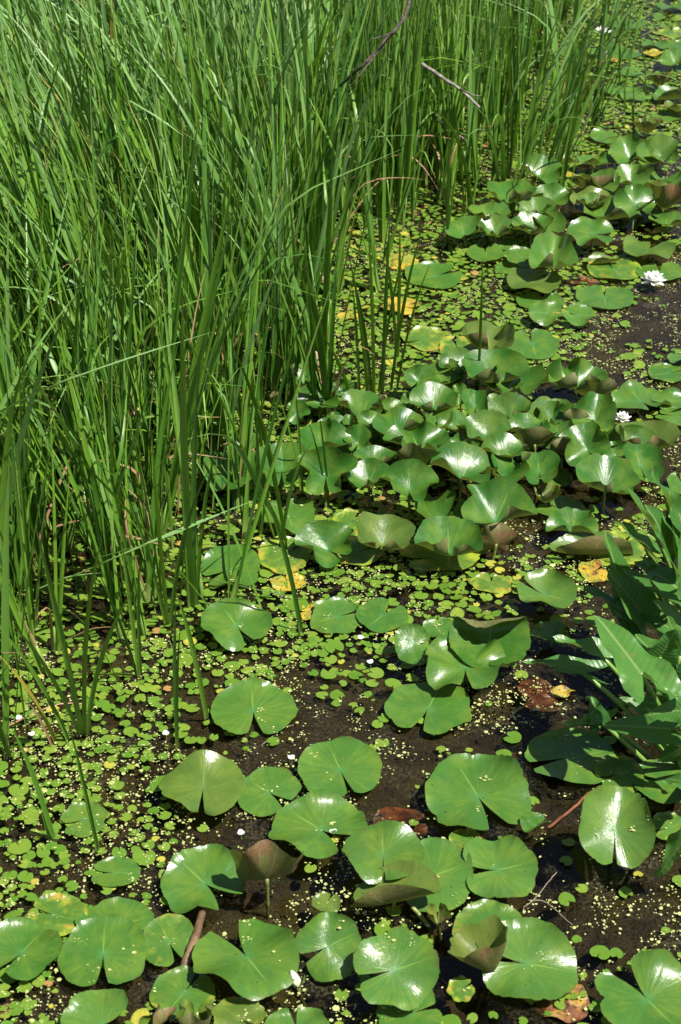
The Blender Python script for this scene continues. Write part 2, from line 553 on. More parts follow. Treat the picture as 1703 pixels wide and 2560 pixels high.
# ------------------------------------------------------------------ lily pads
STY = dict(
    F=dict(k=0.0, c=0.02, w=0.11, n=3, pr=(0, 7), rim=((90, 0.9, 70),), pref=2),
    T=dict(k=0.05, c=0.12, w=0.30, n=3, pr=(-8, 42), rim=((90, 0.75, 70),), pref=8),
    N=dict(k=0.30, c=0.30, w=0.22, n=3, pr=(0, 42), rim=((-90, 1.7, 62),), pref=18),
    B=dict(k=0.40, c=0.22, w=0.50, n=3, pr=(-5, 42), rim=(), pref=18),
    C=dict(k=0.55, c=0.75, w=0.30, n=4, pr=(-30, 22), rim=(), pref=-4),
    U=dict(k=0.12, c=0.55, w=0.28, n=4, pr=(-88, -44), rim=(), pref=-62),
    O=dict(k=0.22, c=0.25, w=0.15, n=3, pr=(0, 24), rim=(), pref=10, curl=(.22, .15, 2.75)),
    L=dict(k=0.0, c=0.1, w=0.12, n=3, pr=(-35, 40), rim=(), pref=0, lat=2.7),
    V=dict(k=0.02, c=0.05, w=0.2, n=3, pr=(-10, 45), rim=(), pref=15, lat=1.15),
)


def leaf_shape(p, nr, na, seed):
    q = np.random.default_rng(seed)
    wn = p.get('notch', q.uniform(0.09, 0.2))
    u = np.linspace(-1, 1, na + 1)
    rho = np.linspace(0, 1, nr + 1)
    P, Q = np.meshgrid(u, rho)                       # rows rings
    phi = P * (math.pi - wn * (0.35 + 0.65 * Q))
    ph = phi[-1]
    Ro = 1 + p.get('el', 0.04) * np.cos(ph)
    for n in (2, 3, 5, 7):
        Ro = Ro + q.normal(0, 0.021) * np.cos(n * ph + q.uniform(0, 6.28))
    lip = p.get('scal', 0.012)
    Ro = Ro + lip * np.cos(q.integers(11, 17) * ph + q.uniform(0, 6)) * np.cos(3 * ph + q.uniform(0, 6))
    if nr > 9:
        Ro = Ro + q.normal(0, 0.006, na + 1)
        for _ in range(q.integers(1, 6)):             # a nibbled place on the edge
            Ro = Ro - q.uniform(.02, .07) * np.exp(-((ph - q.uniform(-2.6, 2.6)) / q.uniform(.03, .07)) ** 2)
    tip = np.clip((np.abs(ph) - (math.pi - wn - 0.42)) / 0.42, 0, 1)
    Ro = Ro * (1 - p.get('lobe', 0.16) * tip ** 2.2)
    yaw = R(p['az']) + math.pi
    psi = p['k'] + p['c'] * Q
    w_ = p['w']
    psi = psi + Q * w_ * np.sin(p['n'] * phi + q.uniform(0, 6.28)) * (0.35 + 0.65 * Q)
    psi = psi + Q * w_ * 0.6 * np.sin((p['n'] + 2) * phi + q.uniform(0, 6.28)) * Q
    psi = psi + Q * w_ * 0.5 * np.sin(2 * phi + q.uniform(0, 6.28))
    if p.get('lat'):
        psi = psi + p['lat'] * np.abs(np.sin(phi)) ** 1.4 * (0.15 + 0.85 * Q)
    for az, amp, wid in p['rim']:
        d = (phi + yaw - R(az) + math.pi) % (2 * math.pi) - math.pi
        g = np.exp(-(d / R(wid)) ** 2)
        ramp = np.clip((Q - 0.72) / 0.28, 0, 1) if amp < 1.2 else np.clip((Q - 0.35) / 0.65, 0, 1)
        psi = psi + amp * g * ramp * (0.7 + 0.3 * np.sin(7 * phi + q.uniform(0, 6)))
    dr = 1.0 / nr
    mid = 0.5 * (psi[1:] + psi[:-1])
    hh = np.vstack([np.zeros(na + 1), np.cumsum(np.cos(mid) * dr, 0)])
    zz = np.vstack([np.zeros(na + 1), np.cumsum(np.sin(mid) * dr, 0)])
    if p.get('lat'):
        hx = Q
        X = hx * np.cos(phi) * Ro
        Y = hh * np.sin(phi) * Ro
    else:
        X = hh * np.cos(phi) * Ro
        Y = hh * np.sin(phi) * Ro
    Z = zz * Ro
    ux, uy = Q * np.cos(phi) * Ro, Q * np.sin(phi) * Ro
    if nr > 9:
        Z = Z + 0.016 * (vnoise(ux * 4 + seed, uy * 4, 1.3) - 0.5) * Q
    V = np.stack([X, Y, Z], -1)[1:].reshape(-1, 3)
    U = np.stack([ux, uy], -1)[1:].reshape(-1, 2)
    V = np.vstack([[0, 0, 0], V])
    U = np.vstack([[0, 0], U]) * 0.5 / 1.06 + 0.5
    c, s = math.cos(yaw), math.sin(yaw)
    V = V @ np.array([[c, s, 0], [-s, c, 0], [0, 0, 1]])
    if p.get('curl'):
        y0, rad, amax = p['curl']
        s_ = np.clip(V[:, 1] - y0, 0, None)
        a_ = np.minimum(s_ / rad, amax)
        rem = s_ - a_ * rad
        V[:, 2] += np.where(s_ > 0, rad * (1 - np.cos(a_)) + rem * math.sin(amax), 0) + .04 * np.sin(7 * V[:, 0]) * (s_ > 0) * s_
        V[:, 1] = np.where(s_ > 0, y0 + rad * np.sin(a_) + rem * math.cos(amax), V[:, 1])
    ro = R(p.get('roll', 0))
    c, s = math.cos(ro), math.sin(ro)
    V = V @ np.array([[c, 0, -s], [0, 1, 0], [s, 0, c]])
    idx = 1 + np.arange(nr * (na + 1)).reshape(nr, na + 1)
    quads = np.stack([idx[:-1, :-1], idx[1:, :-1], idx[1:, 1:], idx[:-1, 1:]], -1).reshape(-1, 4)
    tris = np.stack([np.zeros(na, int), idx[0, :-1], idx[0, 1:]], -1)
    return V, U, [quads, tris]


def rotx(V, deg):
    c, s = math.cos(R(deg)), math.sin(R(deg))
    return V @ np.array([[1, 0, 0], [0, c, s], [0, -s, c]])


def place(V, box, lift, it=4):
    """size and ground position that make the leaf V fill the place the photograph gives it"""
    x0, y0, x1, y1 = box
    wt, ht = x1 - x0, y1 - y0
    cx, cy = (x0 + x1) / 2, (y0 + y1) / 2
    zc = lift + 0.02
    pos = at(cx, cy, zc)
    s = wt * np.linalg.norm(pos - CAM) / FP / 2
    for _ in range(it):
        pos[2] = lift - V[:, 2].min() * s
        pp, _d = proj(V * s + pos)
        a, b = pp.min(0), pp.max(0)
        m = (a + b) / 2
        s *= wt / (b[0] - a[0])
        g0, _d = proj(pos)
        pos = at(g0[0] + cx - m[0], g0[1] + cy - m[1], pos[2])
    pos[2] = lift - V[:, 2].min() * s
    return s, pos, (b[1] - a[1]) / ht


PADBITS = []
MASK = np.zeros((230, 160), bool)
MC = 12.0


def mark(pts, grow=0):
    pp, _ = proj(pts)
    i = np.clip((pp[:, 1] / MC).astype(int), 0, 229)
    j = np.clip((pp[:, 0] / MC).astype(int), 0, 159)
    for di in range(-grow, grow + 1):
        for dj in range(-grow, grow + 1):
            MASK[np.clip(i + di, 0, 229), np.clip(j + dj, 0, 159)] = True


def masked(pp):
    i = np.clip((pp[:, 1] / MC).astype(int), 0, 229)
    j = np.clip((pp[:, 0] / MC).astype(int), 0, 159)
    return MASK[i, j]


def lily_pad(num, box, sty, az, lift, col, label, **kw):
    p = dict(STY[sty])
    p.update(kw)
    if sty in 'BN' and 45 <= az <= 135:
        az = -az + 8 * (num % 5 - 2)
    p['az'] = az
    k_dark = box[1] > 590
    if sty in 'BVCN' and 800 < box[1] < 1320 or sty in 'BVCN' and box[1] < 620:
        cx, cy, hw, hh = (box[0] + box[2]) / 2, (box[1] + box[3]) / 2, (box[2] - box[0]) / 2, (box[3] - box[1]) / 2
        box = (cx - hw * 1.12, cy - hh * 1.14, cx + hw * 1.12, cy + hh * 1.12)
    seed = 1000 + num * 17 + p.get('sd', 0)
    Vc, _, _ = leaf_shape(p, 7, 36, seed)
    best = None
    lo, hi = p['pr']
    if 'pitch' in p:
        lo = hi = p['pitch']
    for pt in np.linspace(lo, hi, 15):
        s, pos, rat = place(rotx(Vc, pt), box, lift)
        e = abs(math.log(max(rat, 1e-3))) + 0.0025 * abs(pt - p['pref'])
        if best is None or e < best[0]:
            best = (e, pt)
    near = (box[1] + box[3]) / 2 > 1250
    nr, na = (16, 110) if near else (11, 72)
    V, U, Fc = leaf_shape(p, nr, na, seed)
    V = rotx(V, best[1])
    s, pos, rat = place(V, box, lift, 5)
    f = min(max(1 / rat, 0.45), 1.5)
    V = V * [1, f, f if sty not in 'FT' else 1]
    s, pos, rat = place(V, box, lift, 5)
    V = V * s
    me = make_mesh('lily_pad', V, Fc, uv=U)
    o = link('lily_pad', me, M['pad'])
    o.location = pos
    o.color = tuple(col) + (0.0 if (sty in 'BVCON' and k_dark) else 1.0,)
    tag(o, label, 'lily pad', 'lily pads on the pond')
    mark(V + pos, 1)
    if near and sty in 'FT':
        q = np.random.default_rng(seed + 3)
        for _ in range(int(q.integers(0, 4))):
            c0 = V[int(q.integers(1, len(V)))]
            dd = np.linalg.norm(V - c0, axis=1)
            close = np.where(dd < q.uniform(.006, .028))[0]
            for j in q.choice(close, min(len(close), int(q.integers(2, 9))), replace=False):
                PADBITS.append(V[j] + pos + np.array([q.normal(0, .002), q.normal(0, .002), .0016]))
    if lift > 0.018 or sty in 'UCL':
        q = np.random.default_rng(seed)
        dx, dy = q.uniform(-.03, .03, 2)
        end = np.array([dx, dy, -pos[2] - 0.10])
        pts = bez((0, 0, -0.001), (dx * .2, dy * .2, -pos[2] * .6), end, 8)
        st = tube(pts, 0.0036, 7, 'stem')
        link('stem', st, M['stem'], o)
    return o


g = (0, 0, 0.2)
G = (0, 0.12, 0.5)
ol = (0.0, 0.55, 0.7)
ol2 = (0.05, 0.9, 0.8)
y1 = (0.30, 0.05, 0.3)
y2 = (0.46, 0.1, 0.3)
y3 = (0.52, 0.2, 0.5)
br = (0.1, 0.8, 1.0)

PADS = [
    # ---- bottom of the pond picture
    ((-40, 2291, 157, 2452), 'T', -120, .014, g, 'glossy pad cut by the left edge, beside the widest cleft pad'),
    ((143, 2282, 365, 2468), 'F', -85, .012, g, 'broad pad with a deep cleft facing the viewer, overlapping a paler pad behind'),
    ((187, 2242, 392, 2384), 'F', 200, .006, g, 'pad mostly hidden behind the broad cleft pad at lower left'),
    ((354, 2282, 490, 2418), 'F', -62, .010, y1, 'yellowish pad between the broad cleft pad and the brown rolled stalk'),
    ((60, 2232, 220, 2342), 'F', 160, .006, y2, 'pad mottled yellow with an orange edge at lower left'),
    ((228, 2141, 352, 2217), 'F', 178, .005, g, 'small ragged pad half buried in frogbit, just below two lone reeds'),
    ((151, 2004, 270, 2094), 'F', 205, .006, G, 'small dark pad crossed by a lone reed stem'),
    ((480, 2297, 750, 2502), 'T', 122, .022, g, 'large two-winged pad with a wide cleft pointing away and a dirty middle', dict(notch=.34, lobe=.05, rim=((-60, -.9, 35),), scal=.02)),
    ((738, 2276, 905, 2458), 'T', 205, .012, g, 'pad with a long pale rib and grime, behind the white bud'),
    ((373, 2414, 540, 2550), 'F', 60, .006, y1, 'pad with a round brown blotch tucked under the two-winged pad'),
    ((150, 2470, 335, 2640), 'T', 10, .008, g, 'pad with a straight cut side at the bottom edge', dict(notch=.5)),
    ((439, 2498, 535, 2600), 'C', 90, .02, (0.25, .5, .4), 'upright folded olive pad at the bottom edge beside a pale curled one', dict(k=.8)),
    ((527, 2485, 668, 2600), 'T', -40, .015, (0.3, .55, .4), 'yellow-green translucent pad at the bottom edge with a brown lip'),
    ((655, 2517, 830, 2640), 'T', 100, .012, g, 'shiny pad at the bottom edge below the white bud'),
    ((345, 2508, 442, 2600), 'L', 60, .012, (0.1, .4, .9), 'pale rolled pad edge at the bottom beside the olive folded pad'),
    ((396, 1876, 615, 2038), 'T', -90, .014, (0, .42, .6), 'shiny pad with a bronze front and an orange heart, standing behind open water', dict(notch=.1, rim=((-90, -.9, 60),), c=.0, k=.12)),
    ((586, 1915, 755, 2042), 'F', -40, .008, (0.12, 0, .2), 'matt pad with a wide notch right beside the bronze-fronted shiny pad', dict(notch=.3)),
    ((744, 1840, 957, 1998), 'F', -72, .010, (0.12, 0, .2), 'pad with a slim notch and a speck of orange on its far edge'),
    ((670, 1972, 920, 2146), 'T', -42, .012, g, 'wide pad with a quarter missing, blue-green heart and brown cracks', dict(notch=.42, lobe=.08)),
    ((401, 2108, 618, 2285), 'T', -42, .014, g, 'pad with a quarter missing beside open dark water and a brown upturned pad', dict(notch=.42, lobe=.08)),
    ((576, 2098, 760, 2205), 'U', 90, .022, br, 'upturned pad showing its veined brown underside on a short stalk', dict(pitch=-62, k=.2, c=.5, w=.35)),
    ((779, 2229, 852, 2284), 'T', 60, .006, ol, 'small torn pad low beside the dark water gap'),
    ((1062, 1882, 1329, 2076), 'T', -66, .012, (0.05, 0, .2), 'largest flat pad with a wide notch facing the viewer and duckweed caught in it', dict(notch=.26, el=.0)),
    ((854, 2051, 1063, 2210), 'T', -90, .045, (0.05, .15, .3), 'glossy pad raised above another pad with a bright crease down its middle', dict(notch=.06, rim=((-90, -.5, 70),))),
    ((985, 2090, 1184, 2284), 'F', 200, .010, g, 'flat pad lying partly under the glossy creased pad'),
    ((876, 2150, 1103, 2268), 'L', 172, .02, ol, 'boat-shaped folded pad with a dull brown outside under the creased pad', dict(lat=1.35, pitch=-22, roll=-16)),
    ((1157, 2086, 1346, 2247), 'T', 188, .012, g, 'flat pad with a notch opening to the left, right of the folded boat-shaped pad', dict(notch=.22)),
    ((1122, 2073, 1207, 2120), 'F', 20, .006, y1, 'small pad peeping out behind the pad notched on its left'),
    ((883, 2314, 1100, 2527), 'T', 196, .035, g, 'very glossy pad with a white glare and a drooping front lobe', dict(notch=.14, rim=((-70, -.6, 60),))),
    ((940, 2456, 1106, 2610), 'F', 20, .008, g, 'pad beneath the very glossy pad at the bottom edge'),
    ((1130, 2247, 1322, 2400), 'F', 10, .006, y1, 'pad with a yellowing far edge behind the brown rolled pad'),
    ((1119, 2286, 1270, 2434), 'C', 110, .02, br, 'curled pad like a brown ribbed trumpet in front of a yellowing pad', dict(k=.85, c=.35, w=.10, notch=.03, lobe=.02, pitch=-10, roll=-18)),
    ((1204, 2292, 1446, 2501), 'T', 170, .012, g, 'big rounded pad right of the brown trumpet-like curled pad', dict(notch=.2)),
    ((1487, 2370, 1760, 2622), 'T', 122, .014, g, 'big pad in the lower right corner with a deep cleft pointing away', dict(notch=.3)),
    ((1116, 2437, 1188, 2505), 'F', 30, .005, y2, 'little yellow-tinged pad below the brown trumpet-like curled pad'),
    ((1446, 1960, 1640, 2174), 'T', -95, .05, G, 'tall shiny pad with a creased middle, shaded across by arum leaves', dict(lat=.45, notch=.08)),
    ((1625, 2028, 1722, 2108), 'F', 200, .006, y1, 'pad between the tall shiny creased pad and the right edge'),
    ((1300, 2028, 1382, 2081), 'V', 40, .01, g, 'little folded green pad at the end of the red twig'),
    ((1064, 2256, 1130, 2313), 'C', 90, .014, br, 'tiny curled red-brown young pad beside the boat-shaped pad'),
    # ---- right of the middle foreground
    ((960, 1700, 1180, 1836), 'F', -108, .010, (0.1, 0, .2), 'matt speckled pad with brown cracks, below the big folded pad with a pale rim'),
    ((526, 1692, 744, 1836), 'F', -84, .012, g, 'neat round pad with a dark heart and a narrow notch, near a lone reed', dict(notch=.22)),
    ((1060, 1577, 1272, 1726), 'T', -92, .03, g, 'star-cornered pad standing in front of the big folded pad', dict(n=5, w=.42, k=.12)),
    ((1122, 1540, 1328, 1668), 'O', -100, .05, (0, .05, .45), 'big bowl-like pad whose back rim folds over and shows a pale underside'),
    ((985, 1552, 1075, 1666), 'T', 0, .03, g, 'glossy lobe-like pad left of the star-cornered pad'),
    ((1056, 1541, 1140, 1600), 'T', 100, .02, g, 'small pad behind the star-cornered pad'),
    ((1325, 1552, 1426, 1617), 'B', 90, .02, g, 'small cupped pad between the folded pad with a pale rim and the arum leaves'),
    ((1292, 1423, 1443, 1523), 'T', 150, .03, G, 'lone boat-shaped pad with a white glare over black water', dict(lat=.4, k=.15)),
    ((1171, 1431, 1281, 1484), 'F', 85, .006, y3, 'flat yellowed pad riddled with black specks'),
    ((889, 1493, 1022, 1583), 'F', 55, .008, g, 'flat heart-shaped pad with its notch pointing away, right of a rounder one', dict(notch=.3)),
    ((775, 1488, 917, 1584), 'F', 20, .006, (0.1, 0, .2), 'flat round pad just left of the heart-shaped pad'),
    ((502, 1495, 682, 1626), 'T', -60, .012, g, 'shiny dented pad striped by a narrow reed shadow'),
    ((497, 1358, 651, 1474), 'T', 210, .012, g, 'pad with a bright right lobe among reeds left of the yellow-orange dead leaf'),
    ((645, 1336, 781, 1436), 'F', 45, .008, y2, 'yellowish pad with a brown edge behind a leaning lone reed'),
    ((744, 1307, 877, 1414), 'B', 60, .02, g, 'pad with one wing standing up, in front of a pale yellow pad', dict(c=.35)),
    ((829, 1268, 925, 1348), 'F', 60, .006, y2, 'pale yellow pad with specks between two raised pads'),
    ((640, 1246, 788, 1337), 'T', 105, .02, g, 'lone two-lobed raised pad left of the crowded patch, by reed stems', dict(notch=.25)),
    ((900, 1284, 1036, 1371), 'N', 100, .05, (0.05, .5, 1), 'cupped pad with a brown veined near side in front of the crowd', dict(roll=10)),
    ((1045, 1295, 1199, 1385), 'N', 90, .06, g, 'bright bowl-shaped pad between two brown-backed pads', dict()),
    ((1190, 1306, 1292, 1380), 'U', 80, .015, br, 'brown-backed pad leaning on the right of the bright bowl-shaped pad'),
    ((998, 1350, 1202, 1427), 'F', 200, .006, y3, 'bright yellow spotted pad in the shade of the bright bowl-shaped pad'),
    ((828, 1338, 962, 1414), 'F', 30, .008, y2, 'yellow-green pad shaded by the cupped pad with a brown near side'),
    ((1371, 1271, 1490, 1333), 'B', 100, .025, g, 'cupped green pad lying over an orange-edged pad'),
    ((1338, 1238, 1466, 1300), 'F', 150, .008, y1, 'pad with an orange edge beneath a cupped green pad', dict(rim=((200, .4, 60),))),
    ((1373, 1328, 1585, 1387), 'L', 184, .012, (0, .3, .75), 'long rolled pad with a pale veined underside left of the arum', dict(lat=1.5, pitch=-24)),
    ((1488, 1327, 1617, 1411), 'F', 60, .006, y3, 'yellow pad behind the tall arum leaves'),
    ((1590, 1426, 1662, 1500), 'F', 60, .006, y1, 'green pad seen between arum leaves'),
    ((1311, 1820, 1552, 1960), 'F', 195, .008, g, 'large dark pad lying in the shadow of the arum'),
    ((1486, 1884, 1612, 1984), 'F', 200, .006, y1, 'shaded pad with a lit stripe under the arum'),
    ((1580, 1896, 1740, 2010), 'F', 160, .008, g, 'darkest pad, in deep arum shade at the right edge'),
    # ---- the crowd of raised pads
    ((1161, 803, 1280, 877), 'B', -90, .05, ol, 'tall bronze-edged cupped pad behind a single straight reed', dict(c=.8)),
    ((1263, 823, 1399, 898), 'F', 95, .010, g, 'flat pad with its notch pointing away, right of the bronze-edged cupped pad'),
    ((1162, 875, 1315, 953), 'N', 60, .07, g, 'wide shining bowl just below the bronze-edged cupped pad'),
    ((1243, 914, 1362, 985), 'V', -90, .06, g, 'sharply creased raised pad over black water at the back of the crowd', dict(lat=1.0)),
    ((1361, 899, 1516, 971), 'N', 90, .04, g, 'wavy frilled pad beyond the black water gap', dict(n=6, w=.7)),
    ((1437, 945, 1544, 996), 'U', 90, .02, (0, .2, .3), 'drooping pad hanging below the wavy frilled pad'),
    ((1010, 915, 1086, 973), 'B', 90, .06, g, 'rounded raised pad at the far left of the crowd by a reed clump'),
    ((1074, 921, 1154, 966), 'B', 60, .05, g, 'small raised pad next to the rounded one at the back of the crowd'),
    ((1030, 957, 1139, 1022), 'N', 90, .08, g, 'raised pad with a strongly curled front lip behind thin grass blades', dict()),
    ((1134, 961, 1169, 1012), 'B', 20, .05, g, 'narrow upright pad left of the single straight reed'),
    ((1158, 975, 1217, 1040), 'V', -90, .07, g, 'narrow folded pad hanging right where the single straight reed stands'),
    ((1209, 985, 1324, 1053), 'N', 100, .07, (0, .15, .5), 'dark pad with a brown-scribbled back at the rear of the crowd', dict(roll=-14)),
    ((1055, 1016, 1128, 1070), 'V', -80, .07, g, 'folded pad with a bright crease in the middle of the crowd'),
    ((938, 1020, 1060, 1088), 'B', 80, .08, g, 'long glossy wavy pad in the crowd, above a pale rolled leaf'),
    ((895, 1028, 962, 1070), 'B', 100, .07, g, 'small bright glossy pad left of the long glossy wavy pad'),
    ((932, 996, 1017, 1035), 'B', 70, .06, g, 'ruffled pad at the foot of the reed clump'),
    ((1004, 982, 1040, 1024), 'B', 20, .05, G, 'little shaded upright pad right of the ruffled pad'),
    ((966, 1056, 1116, 1129), 'B', 70, .085, g, 'broad wavy pad with a white glare in the middle of the crowd', dict(n=5)),
    ((1166, 1028, 1272, 1100), 'N', 80, .08, G, 'dark bowl-shaped pad half in shade in the rear middle of the crowd'),
    ((1120, 1084, 1195, 1119), 'B', 120, .06, g, 'crinkled low pad between broader pads in the middle of the crowd'),
    ((1205, 1081, 1318, 1141), 'B', -60, .07, g, 'draped pad with a dark shadow across its back'),
    ((915, 1072, 957, 1122), 'L', 90, .04, (0.3, .4, .2), 'pale half-rolled young leaf in the crowd'),
    ((861, 1063, 925, 1142), 'B', 100, .06, g, 'upright pad left of the pale half-rolled leaf'),
    ((888, 1116, 985, 1164), 'N', 90, .08, g, 'low cupped pad in front of the pale half-rolled leaf', dict()),
    ((985, 1106, 1109, 1168), 'U', 70, .05, (0, .1, .2), 'dark pad backed by a pale turned edge behind the largest raised pad', dict(pitch=-48)),
    ((1085, 1107, 1236, 1204), 'B', -110, .09, g, 'largest raised pad in the middle with a brown frilled right edge', dict(roll=12)),
    ((958, 1153, 1090, 1248), 'B', -90, .10, g, 'kite-shaped raised pad with a white glare at the front of the crowd', dict(c=.45, k=.3)),
    ((871, 1148, 977, 1215), 'N', 110, .08, g, 'cupped pad with two corners left of the kite-shaped pad', dict(roll=-8)),
    ((1196, 1129, 1320, 1204), 'B', 150, .07, g, 'pad split into a low left wing and a tall right wing', dict(notch=.3)),
    ((1307, 1130, 1396, 1207), 'V', -90, .07, g, 'creased pad with a bright stripe, right of the split-winged pad'),
    ((1163, 1197, 1335, 1308), 'B', -120, .06, g, 'biggest front pad with fine ribs, at the front right of the crowd', dict(c=.5)),
    ((1045, 1231, 1169, 1305), 'B', 30, .03, G, 'pad lying in shade under the front of the crowd'),
    ((1363, 1164, 1432, 1218), 'F', 200, .01, y1, 'flat yellow-green pad with bits of debris beside black water'),
    ((1448, 1138, 1593, 1230), 'N', -70, .07, g, 'big scalloped bowl at the right end of the crowd', dict(roll=8)),
    ((1563, 1109, 1655, 1200), 'V', -80, .06, g, 'pointed folded pad at the far right end of the crowd', dict(roll=10)),
    ((1418, 1061, 1521, 1161), 'B', -60, .08, g, 'steep pad with the brightest white glare at the right of the crowd', dict(roll=-10)),
    ((1434, 984, 1537, 1074), 'B', -120, .08, g, 'steep smooth pad leaning beside the half-hidden white flower', dict(roll=-12)),
    ((1346, 1005, 1425, 1064), 'B', 90, .05, G, 'dark rippled pad at the rear right of the crowd'),
    ((1405, 1019, 1473, 1067), 'U', 100, .05, (0, .1, .2), 'dark back of a pad behind the steep smooth pad'),
    ((1266, 1034, 1370, 1081), 'B', 60, .08, g, 'curving pad above the brown-scribbled dark pad'),
    ((1280, 1066, 1396, 1116), 'U', 90, .05, (0, .2, .5), 'dark pad back with brown scribbles in the right middle of the crowd', dict(pitch=-56)),
    ((1361, 1047, 1434, 1094), 'V', -90, .07, g, 'small drooping pad with a bright stripe near the steep glaring pad'),
    ((1547, 1054, 1694, 1120), 'N', 100, .05, ol, 'wide olive pad curling over black water at the right of the crowd'),
    ((1495, 1050, 1568, 1113), 'F', 40, .012, y2, 'yellowing pad with a dark heart below the half-hidden white flower'),
    ((1373, 1093, 1440, 1148), 'U', 90, .04, br, 'brown-backed pad in a gap beside the steep glaring pad'),
    ((1511, 1106, 1573, 1159), 'B', 60, .05, g, 'little folded pad behind the big scalloped bowl'),
    ((1333, 1208, 1402, 1255), 'C', 120, .015, br, 'rusty curled dead pad low in front of the crowd'),
    ((1528, 947, 1682, 1025), 'T', -70, .014, g, 'wavy floating pad with brown flecks near the right edge', dict(w=.3, n=5)),
    ((1620, 906, 1725, 957), 'F', 20, .008, y1, 'flat pale pad above the wavy flecked pad at the right edge'),
    ((1668, 882, 1735, 908), 'T', 20, .014, g, 'sliver of a pad at the right edge above the flat pale pad'),
    ((1626, 968, 1725, 1029), 'T', 200, .012, g, 'pad at the right edge overlapping the wavy flecked pad'),
    ((1638, 1017, 1742, 1064), 'F', 160, .008, g, 'flat pad at the right edge just above the olive curling pad'),
    ((1667, 1176, 1745, 1243), 'F', 100, .008, g, 'pad at the right edge beyond the tallest arum leaf'),
    # ---- among the reeds
    ((720, 911, 800, 965), 'B', 90, .06, g, 'shiny raised pad behind a reed clump at the upper left of the crowd'),
    ((747, 957, 843, 1017), 'B', -90, .06, g, 'creased raised pad crossed by a thick reed'),
    ((720, 1003, 773, 1058), 'B', 90, .05, g, 'small leaning pad left of the thick reed'),
    ((818, 1030, 855, 1063), 'B', 90, .04, g, 'tiny raised pad just right of the thick reed'),
    ((745, 1050, 878, 1126), 'B', -95, .08, g, 'wide winged pad with two glaring creases at the left of the crowd'),
    ((750, 1120, 887, 1229), 'B', -90, .08, g, 'fan-shaped raised pad with two thin stalks crossing it', dict(c=.5)),
    ((652, 1112, 757, 1212), 'V', -90, .07, g, 'raised pad with a blinding white patch behind reed stems'),
    ((515, 1128, 643, 1222), 'V', -100, .07, g, 'leftmost big raised pad, with a bright crease behind reeds', dict(lat=.8)),
    ((574, 1076, 644, 1129), 'N', 90, .05, g, 'small bright bowl above the leftmost big raised pad'),
    ((478, 1028, 574, 1086), 'B', 120, .05, G, 'shaded pad deep among the reed stems'),
    ((674, 970, 706, 1025), 'U', 90, .05, ol, 'narrow dull upright pad deep among the reeds'),
    ((858, 1038, 894, 1086), 'B', 60, .06, g, 'little rounded pad behind the wide winged pad'),
    ((829, 950, 884, 1002), 'B', 90, .05, g, 'bright small pad beside a bent reed behind the crowd'),
    ((772, 676, 862, 735), 'T', 80, .012, G, 'shaded pad at the edge of the reeds by the yellow leaf'),
    ((1012, 652, 1158, 722), 'F', 28, .010, (.1, 0, .2), 'broad flat pad notched on the right, beside orange dead leaves', dict(notch=.2)),
    ((1005, 814, 1122, 878), 'F', 200, .006, y2, 'flat speckled pad with an orange corner in the frogbit'),
    ((1098, 838, 1190, 902), 'F', 100, .005, y2, 'flat pitted pad with a blue-black shadow on it'),
    # ---- upper right
    ((1297, 388, 1402, 459), 'B', -100, .10, g, 'kite-like raised pad on a dark stalk near the reed edge', dict(c=.35, roll=8)),
    ((1224, 450, 1334, 505), 'N', 90, .08, g, 'shallow wavy bowl below the last reed clump'),
    ((1332, 459, 1422, 513), 'B', 60, .06, (.1, 0, .2), 'light green bowl right of the shallow wavy bowl'),
    ((1285, 490, 1384, 540), 'B', 90, .06, g, 'frilled pad under the light green bowl'),
    ((1175, 505, 1272, 551), 'N', 80, .06, g, 'shiny bowl at the left end of the upper patch'),
    ((1117, 542, 1212, 593), 'B', 100, .05, g, 'split cupped pad lowest at the left end of the upper patch', dict(notch=.3)),
    ((1196, 538, 1277, 590), 'N', 110, .05, (0, .1, .1), 'olive-lipped cup right of the split cupped pad'),
    ((1286, 530, 1377, 582), 'N', 150, .06, g, 'dark double-lobed cup below the frilled pad'),
    ((1415, 540, 1541, 616), 'T', -20, .05, (.05, 0, .2), 'broad star-edged bright pad in the upper patch', dict(notch=.3, w=.3, n=5)),
    ((1328, 584, 1440, 668), 'B', -90, .05, g, 'bright fan-shaped pad with white ribs', dict(c=.4)),
    ((1167, 607, 1262, 655), 'F', 90, .012, g, 'flat pad with specks below the cups at the left of the upper patch'),
    ((1247, 595, 1319, 628), 'F', 20, .008, g, 'small flat pad behind the bright fan-shaped pad'),
    ((1258, 612, 1350, 668), 'T', -60, .02, (.1, .1, .4), 'ragged low pad left of the bright fan-shaped pad'),
    ((1238, 651, 1325, 685), 'F', 20, .006, (.2, 0, .2), 'flat round pad under the ragged low pad'),
    ((1266, 669, 1404, 733), 'T', 40, .012, ol, 'olive pad with a turned-up corner above two heart-like pads', dict(notch=.25)),
    ((1290, 731, 1411, 776), 'F', 80, .008, g, 'heart-like pad with its notch pointing away, left of a bigger one'),
    ((1439, 712, 1585, 773), 'F', 85, .010, g, 'flat heart-like pad with a toothed edge, below the yellow pad'),
    ((1322, 749, 1407, 813), 'T', 0, .02, g, 'upward-pointing wing of a pad, left half of a pair'),
    ((1406, 755, 1492, 815), 'T', 170, .02, g, 'drooping wing of a pad, right half of a pair'),
    ((1467, 643, 1604, 699), 'F', 105, .010, (.45, 0, .2), 'clear yellow-green flat pad left of the open white flower'),
    ((1466, 630, 1549, 660), 'V', 20, .012, ol, 'small olive folded pad above the clear yellow pad'),
    ((1557, 586, 1692, 647), 'T', 60, .02, (0, .35, .6), 'dusky winged pad with a wide cleft at the upper right', dict(notch=.3)),
